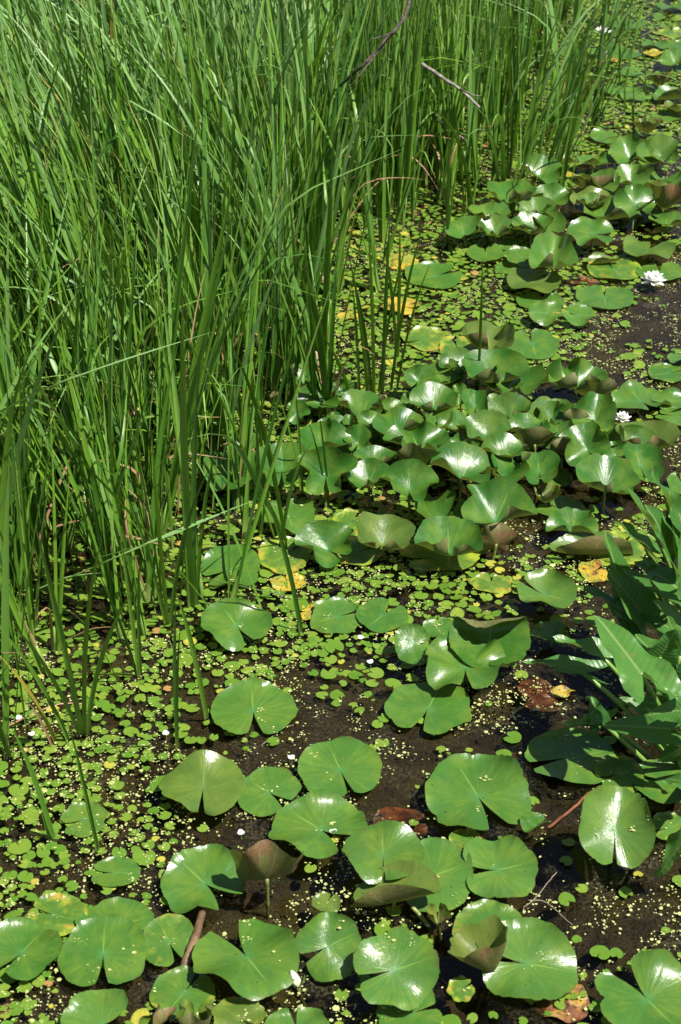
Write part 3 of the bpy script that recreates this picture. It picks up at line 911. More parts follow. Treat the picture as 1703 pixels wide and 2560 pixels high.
    ((1590, 655, 1712, 703), 'F', 85, .006, g, 'pad beneath the open white flower'),
    ((1627, 530, 1725, 563), 'B', 90, .03, g, 'low bright pad at the right edge above the dusky winged pad'),
    ((1533, 459, 1641, 544), 'T', -60, .06, (.1, 0, .2), 'yellow-green star-shaped pad with a bright crest', dict(w=.4, n=5, notch=.25)),
    ((1430, 467, 1532, 513), 'B', 80, .04, ol, 'pad with an olive drooping front left of the star-shaped pad'),
    ((1465, 492, 1580, 549), 'B', 120, .03, g, 'wavy low pad under the star-shaped pad'),
    ((1583, 509, 1675, 544), 'T', 60, .02, (.2, 0, .2), 'light pad right of the star-shaped pad'),
    ((1612, 453, 1725, 521), 'C', 60, .04, br, 'big brown-sided pad with a silver shine at the right edge'),
    ((1565, 411, 1633, 463), 'V', -90, .04, g, 'silvery folded pad above the star-shaped pad'),
    ((1634, 421, 1715, 463), 'V', -90, .03, g, 'white-shining folded pad at the upper right edge'),
    ((1424, 440, 1530, 479), 'C', 90, .03, ol, 'olive curled pad near a small orange dead leaf in the upper patch'),
    ((1370, 376, 1437, 413), 'B', 90, .02, br, 'small brown-rimmed cup beyond the kite-like pad'),
    ((1450, 379, 1531, 413), 'B', 70, .03, g, 'shining low cup right of the brown-rimmed cup'),
    ((1530, 338, 1629, 408), 'B', 100, .05, g, 'dark wavy bowl on a stalk at the upper right'),
    ((1603, 338, 1692, 408), 'B', 60, .05, (.05, .2, .6), 'bowl with a beige turned edge next to the dark wavy bowl'),
    ((1469, 319, 1550, 359), 'T', 10, .012, g, 'tilted green pad beyond the dark wavy bowl'),
    ((1584, 294, 1654, 334), 'C', 90, .02, br, 'brown translucent upright pad at the upper right'),
    ((1604, 97, 1674, 123), 'T', 90, .012, g, 'far pad with a wavy lit edge near the top right corner'),
    ((1650, 100, 1725, 124), 'F', 90, .006, g, 'far flat pad at the right edge near the top corner'),
    ((1654, 121, 1725, 162), 'B', 90, .03, g, 'far glossy domed pad at the right edge above a dark puddle'),
    ((1466, 110, 1604, 149), 'F', 40, .006, g, 'wide flat far pad below the farthest white flower'),
    ((1507, 208, 1562, 238), 'F', 60, .006, g, 'far pad with a pointed corner below the white bud'),
    ((1549, 215, 1617, 254), 'T', 20, .012, g, 'far pad with a white glint beside a thin reed'),
    ((1619, 180, 1677, 216), 'C', 100, .02, br, 'far bronze curled pad with a sheen'),
    ((1638, 215, 1725, 248), 'V', 10, .02, g, 'far silvery creased pad at the right edge'),
    ((1628, 275, 1725, 302), 'F', 40, .006, g, 'far flat pad at the right edge with a dark notch'),
    ((1663, 253, 1725, 279), 'B', 40, .02, ol, 'far folded pad above the flat one with a dark notch'),
    ((1508, 39, 1613, 72), 'F', 30, .006, g, 'far pad behind reed stems near the top right'),
    ((1641, 68, 1725, 94), 'F', 90, .005, y2, 'far yellow pad near the top right corner'),
    ((1686, 158, 1745, 184), 'F', 90, .006, g, 'far pad below the glossy domed pad at the right edge'),
    ((1631, 30, 1664, 50), 'F', 30, .006, g, 'tiny far pad beside dark water in the top corner'),
    ((1395, 112, 1470, 145), 'F', 60, .005, g, 'far pad half hidden by leaning reeds'),
    ((1438, 240, 1508, 268), 'F', 120, .005, y1, 'far yellowish pad right of the yellow reed'),
    ((1370, 300, 1450, 335), 'F', 10, .005, g, 'shaded pad between the reed edge and the yellow reed'),
    ((1545, 165, 1610, 190), 'F', 10, .005, g, 'far pad beside a thin dark reed stem'),
    ((1640, 3, 1720, 28), 'T', 60, .012, g, 'farthest pad in the top right corner'),
]
for k_, row in enumerate(PADS):
    lily_pad(k_, *row[:6], **(row[6] if len(row) > 6 else {}))

# leaves of the crowd of which the photograph shows only an edge between their neighbours
qf = np.random.default_rng(77)
CROWD = [(905, 1010), (1000, 1045), (1085, 1000), (1140, 1050), (1190, 1065), (1250, 1010), (1290, 1055), (1330, 1100), (1240, 1120), (1150, 1130),
         (1080, 1110), (1010, 1090), (930, 1090), (880, 1100), (840, 1070), (820, 1120), (1400, 1120), (1450, 1110), (1460, 1040), (1500, 1090), (1380, 1030), (1150, 900), (1100, 940), (1260, 960), (1210, 930), (1590, 1090),
         (1255, 520), (1310, 560), (1370, 560), (1480, 500), (1560, 520), (1600, 500), (1340, 520), (1240, 570), (1500, 450), (1650, 480), (1580, 440), (1640, 380)]
for i_, (x_, y_) in enumerate(CROWD):
    hw = qf.uniform(40, 58) * (1 if y_ > 800 else .8)
    hh = hw * qf.uniform(.52, .72)
    lily_pad(400 + i_, (x_ - hw, y_ - hh, x_ + hw, y_ + hh), 'BVN'[i_ % 3], qf.uniform(0, 360), qf.uniform(.03, .06), (0, .1, .4),
             'dark green raised pad mostly hidden by its neighbours ' + ('in the crowded middle patch' if y_ > 800 else 'in the upper patch'))
# ------------------------------------------------------------------ dead and yellow leaves floating or sunk
def dead_leaf(box, z, yel, label, seed, curl=.35, name='dead_leaf'):
    p = dict(k=0, c=curl * .4, w=curl, n=3, az=seed * 77 % 360, rim=(), scal=.03)
    V, U, Fc = leaf_shape(p, 9, 48, 500 + seed)
    V[:, 2] *= 0.6
    s, pos, _ = place(V, box, z, 4)
    V = V * s
    x0, y0, x1, y1 = box
    pp, _d = proj(V + pos)
    f = np.clip((y1 - y0) / (pp[:, 1].max() - pp[:, 1].min()), .4, 1.4)
    V[:, 1] *= f
    o = link(name, make_mesh(name, V, Fc, uv=U), M['dead'])
    o.location = pos
    o.color = (yel * .92, 1 if yel > .8 else 0, 0, 1)
    tag(o, label, 'dead leaf', 'dead pads and leaves')
    return o


DEAD = [
    ((932, 2017, 1070, 2100), -.012, .05, 'sunken red-brown dead pad behind the glossy creased pad'),
    ((1330, 2440, 1476, 2558), -.004, .5, 'pink and brown rotting pad near the bottom edge'),
    ((1286, 1697, 1385, 1742), -.008, .0, 'sunken brown dead pad below the folded pad with a pale rim'),
    ((1308, 1735, 1402, 1794), -.006, .1, 'lower of two sunken red-brown pads left of the arum'),
    ((1376, 1714, 1442, 1742), .006, .9, 'small amber leaf curled above the sunken pads', .6),
    ((1446, 1394, 1520, 1460), .004, .85, 'dead pad half orange and half brown behind the arum leaf'),
    ((670, 1433, 766, 1478), .006, .95, 'yellow and orange dying pad beside a leaning reed'),
    ((752, 1505, 802, 1555), .004, .9, 'scrap of orange dead leaf beside the flat round pad'),
    ((960, 630, 1048, 676), .006, .9, 'yellow-orange dying leaf behind the broad flat pad'),
    ((946, 742, 1053, 786), .005, .85, 'orange and yellow rotting leaf beside the reed clump'),
    ((843, 778, 902, 800), .004, 1.0, 'yellow leaf scrap between reed stems'),
    ((1426, 688, 1496, 720), -.003, .0, 'dark red-brown pad sunk below the clear yellow pad'),
    ((1396, 424, 1440, 446), .006, 1.0, 'small bright orange-yellow leaf in the upper patch'),
    ((1518, 1060, 1580, 1080), .016, .85, 'orange dying pad edge below the half-hidden flower'),
    ((1606, 122, 1662, 140), .008, .9, 'far orange leaf near the right edge'),
    ((1486, 142, 1549, 158), .008, .85, 'far orange leaf below the farthest flower'),
    ((1470, 196, 1514, 210), .008, .5, 'far pinkish leaf right of the yellow reed'),
    ((1640, 1330, 1703, 1392), -.004, .2, 'dark rotting leaf behind the arum at the right edge'),
    ((0, 2508, 32, 2545), .0, .1, 'brown leaf scrap in the lower left corner'),
    ((1545, 1003, 1600, 1035), -.003, .05, 'red-brown sunken leaf beside the half-hidden flower'),
]
for i_, d_ in enumerate(DEAD):
    dead_leaf(d_[0], d_[1], d_[2], d_[3], i_, *(d_[4:5]))

# ------------------------------------------------------------------ arrow arum
AR = np.array([[0, 1.0], [3, .93], [6, .83], [10, .71], [16, .56], [25, .44], [36, .37], [48, .325], [65, .29], [90, .26], [112, .29], [130, .37], [142, .50], [148, .56], [153, .47],
               [160, .27], [168, .12], [176, .05], [180, .04]])


def arum_leaf(base, tip, width, roll, fold, droop, root, plant, seed, wave=.075):
    roll, fold = roll * .7, fold * .9
    q = np.random.default_rng(900 + seed)
    B, T = np.array(base), np.array(tip)
    L = np.linalg.norm(T - B)
    ex = (T - B) / L
    up = np.array([0.25, -0.45, 0.85])
    ez = up - ex * (up @ ex)
    ez /= np.linalg.norm(ez)
    ey = np.cross(ez, ex)
    c, s = math.cos(R(roll)), math.sin(R(roll))
    ey, ez = ey * c + ez * s, ez * c - ey * s
    na, nr = 96, 12
    ph = np.linspace(-math.pi * .995, math.pi * .995, na + 1)
    Ro = np.interp(np.abs(np.degrees(ph)), AR[:, 0], AR[:, 1])
    rho = np.linspace(0, 1, nr + 1)
    Q, P = np.meshgrid(rho, ph, indexing='ij')
    x = Q * Ro[None] * np.cos(P)
    y = Q * Ro[None] * np.sin(P)
    wid = min(width / (0.44 * L), 1.5)
    X = x
    Y = y * wid * 1.05
    hw = np.abs(Y)
    Z = fold * hw - droop * np.clip(x, 0, 1) ** 2 - 0.55 * droop * np.clip(-x, 0, 1)
    edge = np.clip((Q - .6) / .4, 0, 1)
    Z = Z + wave * edge * np.sin(9 * x + 5 * np.sign(y) + q.uniform(0, 6)) * (0.6 + .4 * np.sin(4 * x + q.uniform(0, 6)))
    Yc = Y * (1 - 0.35 * min(fold, 1.2) * np.abs(Y))
    loc = np.stack([X, Yc, Z], -1)[1:].reshape(-1, 3)
    loc = np.vstack([[0, 0, 0], loc])
    uv = np.vstack([[0, 0], np.stack([x, y], -1)[1:].reshape(-1, 2)]) * .5 + .5
    Wd = B + L * (loc[:, :1] * ex + loc[:, 1:2] * ey + loc[:, 2:] * ez)
    idx = 1 + np.arange(nr * (na + 1)).reshape(nr, na + 1)
    quads = np.stack([idx[:-1, :-1], idx[1:, :-1], idx[1:, 1:], idx[:-1, 1:]], -1).reshape(-1, 4)
    tris = np.stack([np.zeros(na, int), idx[0, :-1], idx[0, 1:]], -1)
    org = np.array(plant.location)
    o = link('leaf', make_mesh('leaf', Wd - org, [quads, tris], uv=uv), M['arum'], plant)
    mark(Wd, 1)
    rt = np.array(root) + np.array([q.uniform(-.02, .02), q.uniform(-.02, .02), -0.08])
    d = B - rt
    mid = rt + d * .5 + np.array([0, 0, .12 * abs(d[2]) + .03 * np.linalg.norm(d[:2])]) - ex * .03
    pts = bez(rt, mid, B, 12)
    link('stalk', tube(pts - org, np.linspace(.0075, .0042, 12), 9, 'stalk'), M['stalk'], o)
    return o


def arum(root_px, label, leaves):
    rt = at(root_px[0], root_px[1], 0)
    e = bpy.data.objects.new('arrow_arum', None)
    e.empty_display_size = .05
    COL.objects.link(e)
    e.location = rt
    tag(e, label, 'arum plant', 'arrow arum plants')
    for i, (b, t, hb, ht, wpx, roll, fold, droop) in enumerate(leaves):
        B, T = at(b[0], b[1], hb), at(t[0], t[1], ht)
        wm = wpx * np.linalg.norm((B + T) / 2 - CAM) / FP
        r_ = rt.copy()
        arum_leaf(B, T, wm, roll, fold, droop, r_, e, i + int(root_px[1]))


arum((1712, 1905), 'arrow arum with wide glossy arrowhead leaves over the shaded pads, nearest the viewer', [
    ((1602, 1683), (1488, 1527), .30, .33, 105, 0, .25, .05),
    ((1503, 1640), (1385, 1586), .24, .27, 62, 38, .55, .08),
    ((1454, 1680), (1308, 1645), .17, .19, 55, 30, .55, .06),
    ((1500, 1802), (1478, 1738), .10, .13, 42, -35, .5, .05),
    ((1503, 1807), (1406, 1810), .09, .11, 38, 20, .9, .05),
    ((1672, 1822), (1506, 1810), .17, .15, 66, -25, .25, .08),
    ((1730, 1772), (1615, 1787), .25, .22, 62, -18, .3, .08),
    ((1650, 1642), (1692, 1572), .28, .36, 88, -12, .35, .06),
    ((1722, 1690), (1600, 1760), .2, .14, 48, -30, .4, .1),
    ((1735, 2062), (1640, 2206), .22, .06, 70, -18, .2, .06),
    ((1700, 1640), (1785, 1560), .25, .34, 80, 10, .3, .05),
    ((1650, 1705), (1560, 1640), .22, .24, 55, 24, .4, .05),
    ((1740, 1850), (1640, 1905), .16, .07, 60, -20, .35, .08),
    ((1690, 1740), (1630, 1690), .2, .2, 56, 12, .3, .06),
    ((1680, 1775), (1580, 1740), .17, .16, 60, 8, .3, .08),
    ((1735, 1960), (1660, 1940), .14, .10, 66, -6, .3, .08),
    ((1600, 1770), (1545, 1745), .1, .12, 46, 10, .4, .06),
])
arum((1735, 1560), 'arrow arum with tall dark leaves pointing up, farther back at the right edge', [
    ((1675, 1381), (1627, 1262), .36, .50, 92, 0, .5, .06),
    ((1692, 1305), (1630, 1162), .42, .58, 62, 14, .4, .03),
    ((1631, 1322), (1561, 1205), .34, .45, 36, 45, .8, .05),
    ((1614, 1372), (1535, 1296), .28, .36, 44, 36, .7, .05),
    ((1556, 1500), (1518, 1328), .17, .34, 80, 8, .45, .03),
    ((1598, 1526), (1522, 1423), .20, .28, 84, -4, .5, .06),
    ((1735, 1500), (1585, 1390), .30, .32, 88, -8, .3, .06),
    ((1578, 1543), (1464, 1460), .18, .20, 62, 12, .4, .06),
    ((1722, 1420), (1706, 1285), .40, .52, 70, -10, .4, .03),
    ((1700, 1580), (1620, 1545), .15, .15, 66, -10, .3, .05),
    ((1735, 1450), (1650, 1440), .26, .26, 60, -20, .35, .06),
    ((1580, 1600), (1545, 1520), .14, .18, 60, 10, .4, .04),
    ((1650, 1470), (1610, 1390), .26, .34, 64, 6, .35, .04),
    ((1715, 1380), (1665, 1290), .36, .46, 73, 2, .35, .04),
    ((1690, 1340), (1668, 1215), .4, .52, 52, 10, .5, .03),
    ((1665, 1500), (1625, 1440), .24, .32, 56, 4, .45, .04),
    ((1690, 1560), (1640, 1500), .22, .30, 60, 8, .4, .05),
    ((1620, 1480), (1560, 1420), .2, .27, 52, 8, .5, .05),
    ((1700, 1620), (1672, 1540), .22, .32, 60, 0, .4, .04),
    ((1640, 1640), (1590, 1585), .18, .24, 54, 6, .45, .05),
])

# ------------------------------------------------------------------ white lilies
def petal_mesh(L, Wd, cup):
    n, m = 9, 5
    t = np.linspace(0, 1, n)
    s = np.linspace(-1, 1, m)
    Tt, S = np.meshgrid(t, s, indexing='ij')
    wid = Wd * np.sin(np.pi * np.clip(Tt * .93 + .07, 0, 1)) ** .75
    X = L * Tt
    Y = S * wid / 2
    Z = cup * L * (Tt ** 2) * .5 + .35 * np.abs(S) ** 2 * wid * .5
    idx = np.arange(n * m).reshape(n, m)
    q = np.stack([idx[:-1, :-1], idx[1:, :-1], idx[1:, 1:], idx[:-1, 1:]], -1).reshape(-1, 4)
    return make_mesh('petal', np.stack([X, Y, Z], -1).reshape(-1, 3), q, uv=np.stack([Tt, S * .5 + .5], -1).reshape(-1, 2))


def water_lily(px, py, z, wpx, label, elev0=8, seed=0):
    pos = at(px, py, z)
    rad = wpx / 2 * np.linalg.norm(pos - CAM) / FP
    e = bpy.data.objects.new('water_lily_flower', None)
    e.empty_display_size = .03
    COL.objects.link(e)
    e.location = pos
    tag(e, label, 'water lily', 'white water lilies in bloom')
    pm = [petal_mesh(rad * f, rad * .44 * wf, c) for f, wf, c in ((1, 1, .25), (.92, .95, .35), (.78, .8, .4), (.6, .65, .3))]
    for m_ in pm:
        m_.materials.append(M['petal'])
    rq = random.Random(seed)
    for ring, (n, el) in enumerate(((7, elev0), (8, elev0 + 22), (8, elev0 + 42), (6, elev0 + 58))):
        for i in range(n):
            o = link('petal', pm[ring], None, e)
            a = 2 * math.pi * (i + ring * .5) / n + rq.uniform(-.12, .12)
            o.rotation_euler = (0, -R(el + rq.uniform(-5, 5)), a)
            o.location = (math.cos(a) * rad * .04, math.sin(a) * rad * .04, .002 * ring)
    vs, fs, k = [], [], 0
    for i in range(26):
        a, l = rq.uniform(0, 6.28), rad * rq.uniform(.25, .38)
        r0 = rad * rq.uniform(.0, .12)
        t = rq.uniform(.1, .5)
        b0 = np.array([math.cos(a) * r0, math.sin(a) * r0, .004])
        tp = b0 + np.array([math.cos(a) * l * t, math.sin(a) * l * t, l])
        side = np.array([-math.sin(a), math.cos(a), 0]) * rad * .028
        back = np.array([math.cos(a), math.sin(a), 0]) * rad * .02
        vs += [b0 - side, b0 + side, b0 - back, tp - side * .7, tp + side * .7, tp - back]
        fs += [[k, k + 1, k + 4, k + 3], [k + 1, k + 2, k + 5, k + 4], [k + 2, k, k + 3, k + 5]]
        k += 6
    link('stamens', make_mesh('stamens', np.array(vs), np.array(fs)), M['stamen'], e)
    pts = bez((0, 0, 0), (.01, .0, -.04), (.02, .03, -z - .12), 6)
    link('stem', tube(pts, .004, 7, 'stem'), M['stem'], e)
    return e


water_lily(1634, 704, .03, 64, 'fully open white water lily standing clear near the right edge', 0, 1)
water_lily(1557, 1050, .03, 46, 'white water lily half hidden behind a steep pad of the crowd', 12, 2)
water_lily(1508, 84, .24, 44, 'farthest white water lily, seen behind a reed blade at the top', 14, 3)
water_lily(1346, 226, .03, 30, 'small white lily among the reed stems at the upper right', 22, 4)


def bud(px, py, z, hpx, label, lean):
    pos = at(px, py, z)
    h = hpx * np.linalg.norm(pos - CAM) / FP
    n, m = 10, 14
    t = np.linspace(0, 1, n)
    prof = np.sin(np.pi * (t * .9 + .05)) ** .8 * (1 - .35 * t)
    a = np.linspace(0, 2 * math.pi, m, endpoint=False)
    rr = (prof[:, None] * (1 + .09 * np.cos(4 * a + 1))[None]) * h * .34
    X = rr * np.cos(a) + lean[0] * h * t[:, None]
    Y = rr * np.sin(a) + lean[1] * h * t[:, None]
    Z = np.repeat((t * h)[:, None], m, 1)
    idx = np.arange(n * m).reshape(n, m)
    nx = np.roll(idx, -1, 1)
    q = np.stack([idx[:-1], nx[:-1], nx[1:], idx[1:]], -1).reshape(-1, 4)
    o = link('lily_bud', make_mesh('lily_bud', np.stack([X, Y, Z], -1).reshape(-1, 3), [q, np.array([idx[0][::-1], idx[-1]])]), M['bud'])
    o.location = pos
    tag(o, label, 'flower bud', 'water lily buds')
    pm = petal_mesh(h * .95, h * .5, .5)
    s_ = link('sepal', pm, M['stalk'], o)
    s_.rotation_euler = (0, R(-62), R(-10))
    s_.location = (h * .16, 0, 0)
    s2 = link('sepal', pm, None, o)
    s2.rotation_euler = (0, R(-70), R(150))
    s2.location = (-h * .2, 0, 0)
    link('stem', tube(bez((0, 0, 0), (0, .01, -.03), (.02, .03, -z - .1), 6), .004, 7, 'stem'), M['stem'], o)
    return o


bud(746, 2466, .02, 44, 'plump greenish-white lily bud at the water between pads near the bottom', (-.35, .2))
bud(1507, 150, .05, 30, 'far narrow white lily bud on a dark stem', (.1, 0))

# tiny frogbit flowers
pmf = petal_mesh(.010, .011, .3)
pmf.materials.append(M['petal'])
for i_, (px_, py_) in enumerate([(48, 1798), (80, 1839), (902, 1597), (926, 1658), (603, 2085), (834, 2083), (415, 1836), (729, 1897), (462, 1030), (1084, 1048), (440, 1142)]):
    e = bpy.data.objects.new('frogbit_flower', None)
    e.empty_display_size = .01
    COL.objects.link(e)
    e.location = at(px_, py_, .016)
    tag(e, 'tiny white three-petalled frogbit flower held just above the floating leaves', 'flower', 'tiny frogbit flowers')
    for k in range(3):
        o = link('petal', pmf, None, e)
        o.rotation_euler = (0, R(-25), k * 2.094 + i_)
    link('stem', tube([(0, 0, 0), (.002, .001, -.03)], .0008, 5, 'stem'), M['stem'], e)

# ------------------------------------------------------------------ twigs, roots, rolled stalk
def twig(name, pts, r0, r1, mat, label, cat, group=None, forks=()):
    P_ = np.array([at(*p) for p in pts])
    n = 24
    t = np.linspace(0, len(P_) - 1, n)
    C = np.stack([np.interp(t, np.arange(len(P_)), P_[:, k]) for k in range(3)], -1)
    q = np.random.default_rng(len(label))
    C[1:-1] += q.normal(0, .007 * np.linalg.norm(C[-1] - C[0]), (n - 2, 3))
    for _ in range(2):
        C[1:-1] = .25 * C[:-2] + .5 * C[1:-1] + .25 * C[2:]
    o0 = C[0].copy()
    o = link(name, tube(C - o0, np.linspace(r0, r1, n), 8, name), mat)
    o.location = o0
    tag(o, label, cat, group)
    for f in forks:
        F_ = np.array([at(*p) for p in f])
        link('side_shoot', tube(F_ - o0, np.linspace(r1 * .9, r1 * .35, len(F_)), 6, 'side_shoot'), mat, o)
    return o


twig('fallen_branch', [(1030, -30, 1.0), (1015, 40, .97), (985, 80, .95), (950, 120, .92), (905, 165, .88), (850, 215, .8)], .0065, .004, M['twig_dark'],
     'dark bare branch curving through the reeds at the top', 'branch', 'bare branches caught in the reeds',
     [[(955, 115, .92), (910, 175, .9), (866, 228, .85)], [(985, 80, .95), (960, 90, .97), (930, 98, .98)]])
twig('fallen_branch', [(1055, 160, .54), (1100, 190, .52), (1150, 222, .48), (1200, 270, .42)], .0075, .0045, M['twig'],
     'pale grey branch leaning through the reed edge at the upper middle', 'branch', 'bare branches caught in the reeds',
     [[(1150, 222, .48), (1185, 240, .48), (1202, 240, .49)]])
twig('fallen_branch', [(1092, 285, .30), (1118, 325, .24), (1165, 352, .14), (1195, 395, .04)], .0075, .0045, M['twig'],
     'second pale grey branch, lower and dipping into the water by the reeds', 'branch', 'bare branches caught in the reeds')
twig('fallen_twig', [(1368, 2070, .004), (1410, 2040, .03), (1445, 2010, .05), (1472, 1982, .07)], .0032, .0026, M['twig_red'],
     'thin orange-brown twig resting by the little folded pad', 'twig')
twig('rolled_stalk', [(458, 2424, .012), (474, 2385, .02), (490, 2340, .022), (506, 2282, .02)], .0095, .0075, M['dry'],
     'brown rolled dead leaf stalk lying between two pads', 'dead stalk')
twig('water_root', [(1309, 2268, .001), (1345, 2240, .002), (1375, 2200, .001), (1392, 2180, 0)], .0011, .0008, M['root'],
     'thin pale root trailing up from the flat pad in the dark water', 'root', 'roots in the dark water')
twig('water_root', [(1320, 2250, .001), (1360, 2252, .003), (1400, 2285, .002), (1432, 2312, 0)], .0011, .0007, M['root'],
     'thin pale root branching to the right in the dark water', 'root', 'roots in the dark water')
twig('water_root', [(655, 1862, .002), (680, 1842, .004), (706, 1820, .005), (735, 1812, .004)], .0010, .0007, M['root'],
     'hair-thin pale root beside the neat round pad', 'root', 'roots in the dark water')
twig('pad_stalk', [(1030, 2266, .03), (1052, 2290, .02), (1078, 2325, -.01), (1080, 2360, -.04)], .0042, .0042, M['stem'],
     'thick curved stem under the boat-shaped pad', 'stem')
# ------------------------------------------------------------------ tables of what grows where (one digit per 100 px of the view)
T_REED = ["99999999999997310", "99999999999997210", "99999999999997200", "99999999999996300", "99999999999973000", "99999999999300000", "99999999620000000",
          "99999998310000000", "99999998410000000", "99999996300000000", "99999973000000000", "99999841000000000", "99999520000000000", "99997310000000000",
          "99985200000000000", "99754100000000000", "98532000000000000", "87410000000000000", "53100000000000000", "21000000000000000"] + ["0" * 17] * 6
T_FROG = ["55555555555555666", "55555555555556666", "55555555555556665", "55555555555556654", "66666666666654332", "77777777777642211", "99998888888652221",
          "99998888888765322", "99998888888763211", "99998888887541111", "99998876544211111", "99998887543211111", "99998888765321111", "99998888876532111",
          "99998887655443211", "99998875555532111", "88877653344321111", "77765442332222111", "66644322122222111", "55543221112222111", "66654322111111111",
          "66664321111111111", "55543211111111111", "33322111111111111", "22332111111111111", "23332211111111111"]
T_DUCK = ["44444444444444444", "44444444444444444", "44444444444444444", "44444444444444333", "55555555555554333", "66666666665444333", "66666666665555555",
          "66666666666677776", "66666666666667775", "66666666655566655", "66666666544333443", "66666666444333343", "66666666555433333", "66666666666655544",
          "66666666666655554", "66666666666655543", "77777666666555444", "77777776654433333", "88887665544433333", "88876655444433222", "77765654433444333",
          "77765544333345554", "55444544333356776", "44433444334445776", "55444444443444555", "55544444444444433"]
T_MAT = ["44444444444443333", "44444444444443333", "44444444444443333", "44444444444443333", "44444444444443333", "44444444444444444", "44444444445555555",
         "55555555556678887", "55555555555688998", "55555555554467887", "44444444333345566", "44444443322223466", "44444444333334445", "44444445544333333",
         "55555555544333333", "66666677655444332", "66666777665554332", "66667777666532221", "77777665555433111", "77766554443321111", "66655433221122222",
         "66544321111123454", "55432221111123676", "33322111111111575", "33322222222222344", "33322222222222322"]


def ground_samples(n, q):
    """even scatter over the water the photograph can see, and a margin round it"""
    y0, y1 = 1.72, 12.5
    xs, ys = [], []
    yy = q.uniform(y0, y1, n)
    half = 0.36 + 0.205 * np.hypot(yy, H)
    return q.uniform(-1, 1, n) * half, yy, half


def scatter(n_try, q, y_lo=1.72, y_hi=11.5):
    """even in area: accept by the width of the view at that distance"""
    yy = q.uniform(y_lo, y_hi, n_try)
    half = 0.75 + 0.235 * np.hypot(yy, H)
    hm = 0.75 + 0.235 * math.hypot(y_hi, H)
    keep = q.uniform(0, 1, n_try) < half / hm
    yy, half = yy[keep], half[keep]
    return q.uniform(-1, 1, len(yy)) * half, yy


# ------------------------------------------------------------------ water, bed and algae
wm = make_mesh('pond_water', np.array([[-120, -40, 0], [120, -40, 0], [120, 260, 0], [-120, 260, 0]]), np.array([[0, 1, 2, 3]]))
tag(link('pond_water', wm, M['water']), 'dark still pond water between the leaves', kind='structure')
bm_ = make_mesh('pond_bed', np.array([[-120, -40, -.3], [120, -40, -.3], [120, 260, -.3], [-120, 260, -.3]]), np.array([[0, 1, 2, 3]]))
tag(link('pond_bed', bm_, M['bed']), 'dark mud under the water', kind='structure')

gx, gy = np.meshgrid(np.linspace(-1300, 3000, 640), np.linspace(-220, 3300, 700))
gp = at_many(gx, gy, 0.0)
X_, Y_ = gp[..., 0], gp[..., 1]
mv = grid_lookup(T_MAT, gx, gy) / 9
n1 = fbm(X_ * 3.2, Y_ * 3.2, 2, 4)
n2 = fbm(X_ * 16, Y_ * 16, 5, 4)
n3 = fbm(X_ * 60, Y_ * 60, 9, 2)
hz = -0.075 + 0.105 * mv + 0.11 * (n1 - .5) + 0.040 * (n2 - .5) + .007 * (n3 - .5)
hz = np.where(hz > -.012, -.012 + 0.011 * (1 - np.exp(-(hz + .012) / 0.02)), hz)
hz = np.maximum(hz, -.2)
gp[..., 2] = hz
idx = np.arange(gx.size).reshape(gx.shape)
qd = np.stack([idx[:-1, :-1], idx[1:, :-1], idx[1:, 1:], idx[:-1, 1:]], -1).reshape(-1, 4)
o_ = link('algae_mat', make_mesh('algae_mat', gp.reshape(-1, 3), qd), M['algae'])
tag(o_, 'brown algae and rotting muck at and just under the surface', 'algae', kind='stuff')

# ------------------------------------------------------------------ frogbit
def frog_shape(seed, n=15):
    q = np.random.default_rng(seed)
    a = np.linspace(-math.pi * .965, math.pi * .965, n)
    r = 1 + .05 * np.cos(2 * a + q.uniform(0, 6)) + .04 * np.cos(3 * a + q.uniform(0, 6))
    r = r * (1 - .22 * np.clip((np.abs(a) - 2.5) / .6, 0, 1) ** 2)
    r = r * (1 - q.uniform(0, .5) * np.clip((np.abs(a) - 2.7) / .35, 0, 1))
    ring = np.stack([r * np.cos(a), r * np.sin(a) * q.uniform(.88, 1.0), 0.08 * np.ones(n) + q.normal(0, .05, n)], -1)
    inner = ring * [.6, .6, .0] + [0, 0, .09]
    V = np.vstack([[[-.12, 0, .02]], inner, ring])
    i1 = np.arange(1, n + 1)
    i2 = i1 + n
    tris = np.stack([np.zeros(n - 1, int), i1[:-1], i1[1:]], -1)
    quads = np.stack([i1[:-1], i2[:-1], i2[1:], i1[1:]], -1)
    rim = np.concatenate([[1.0], np.full(n, .6), np.zeros(n)])
    return V, quads, tris, rim


q_ = np.random.default_rng(21)
xs, ys = scatter(255000, q_)
pp_, _ = proj(np.stack([xs, ys, 0 * xs], -1))
den = grid_lookup(T_FROG, pp_[:, 0], pp_[:, 1]) / 9
clump = fbm(xs * 2.6, ys * 2.6, 31, 3)
clump2 = fbm(xs * 9, ys * 9, 37, 2)
cov = den * 1.62 + (clump - .5) * 1.1 + (clump2 - .5) * .8
keep = q_.uniform(0, 1, len(xs)) < np.clip((cov - .22) * 1.35, 0.015, 1)
xs, ys, pp_ = xs[keep], ys[keep], pp_[keep]
rad = 0.0122 * np.exp(q_.normal(-.06, .36, len(xs)))
cell = {}
ok = []
for i in range(len(xs)):
    cx_, cy_ = int(xs[i] // .03), int(ys[i] // .03)
    good = True
    for a in (-1, 0, 1):
        for b in (-1, 0, 1):
            for j in cell.get((cx_ + a, cy_ + b), ()):
                if (xs[i] - xs[j]) ** 2 + (ys[i] - ys[j]) ** 2 < (.70 * (rad[i] + rad[j])) ** 2:
                    good = False
                    break
            if not good:
                break
        if not good:
            break
    if good:
        cell.setdefault((cx_, cy_), []).append(i)
        ok.append(i)
ok = np.array(ok)
xs, ys, rad, pp_ = xs[ok], ys[ok], rad[ok], pp_[ok]
N_FROG = len(xs)
yaw = q_.uniform(0, 6.28, N_FROG)
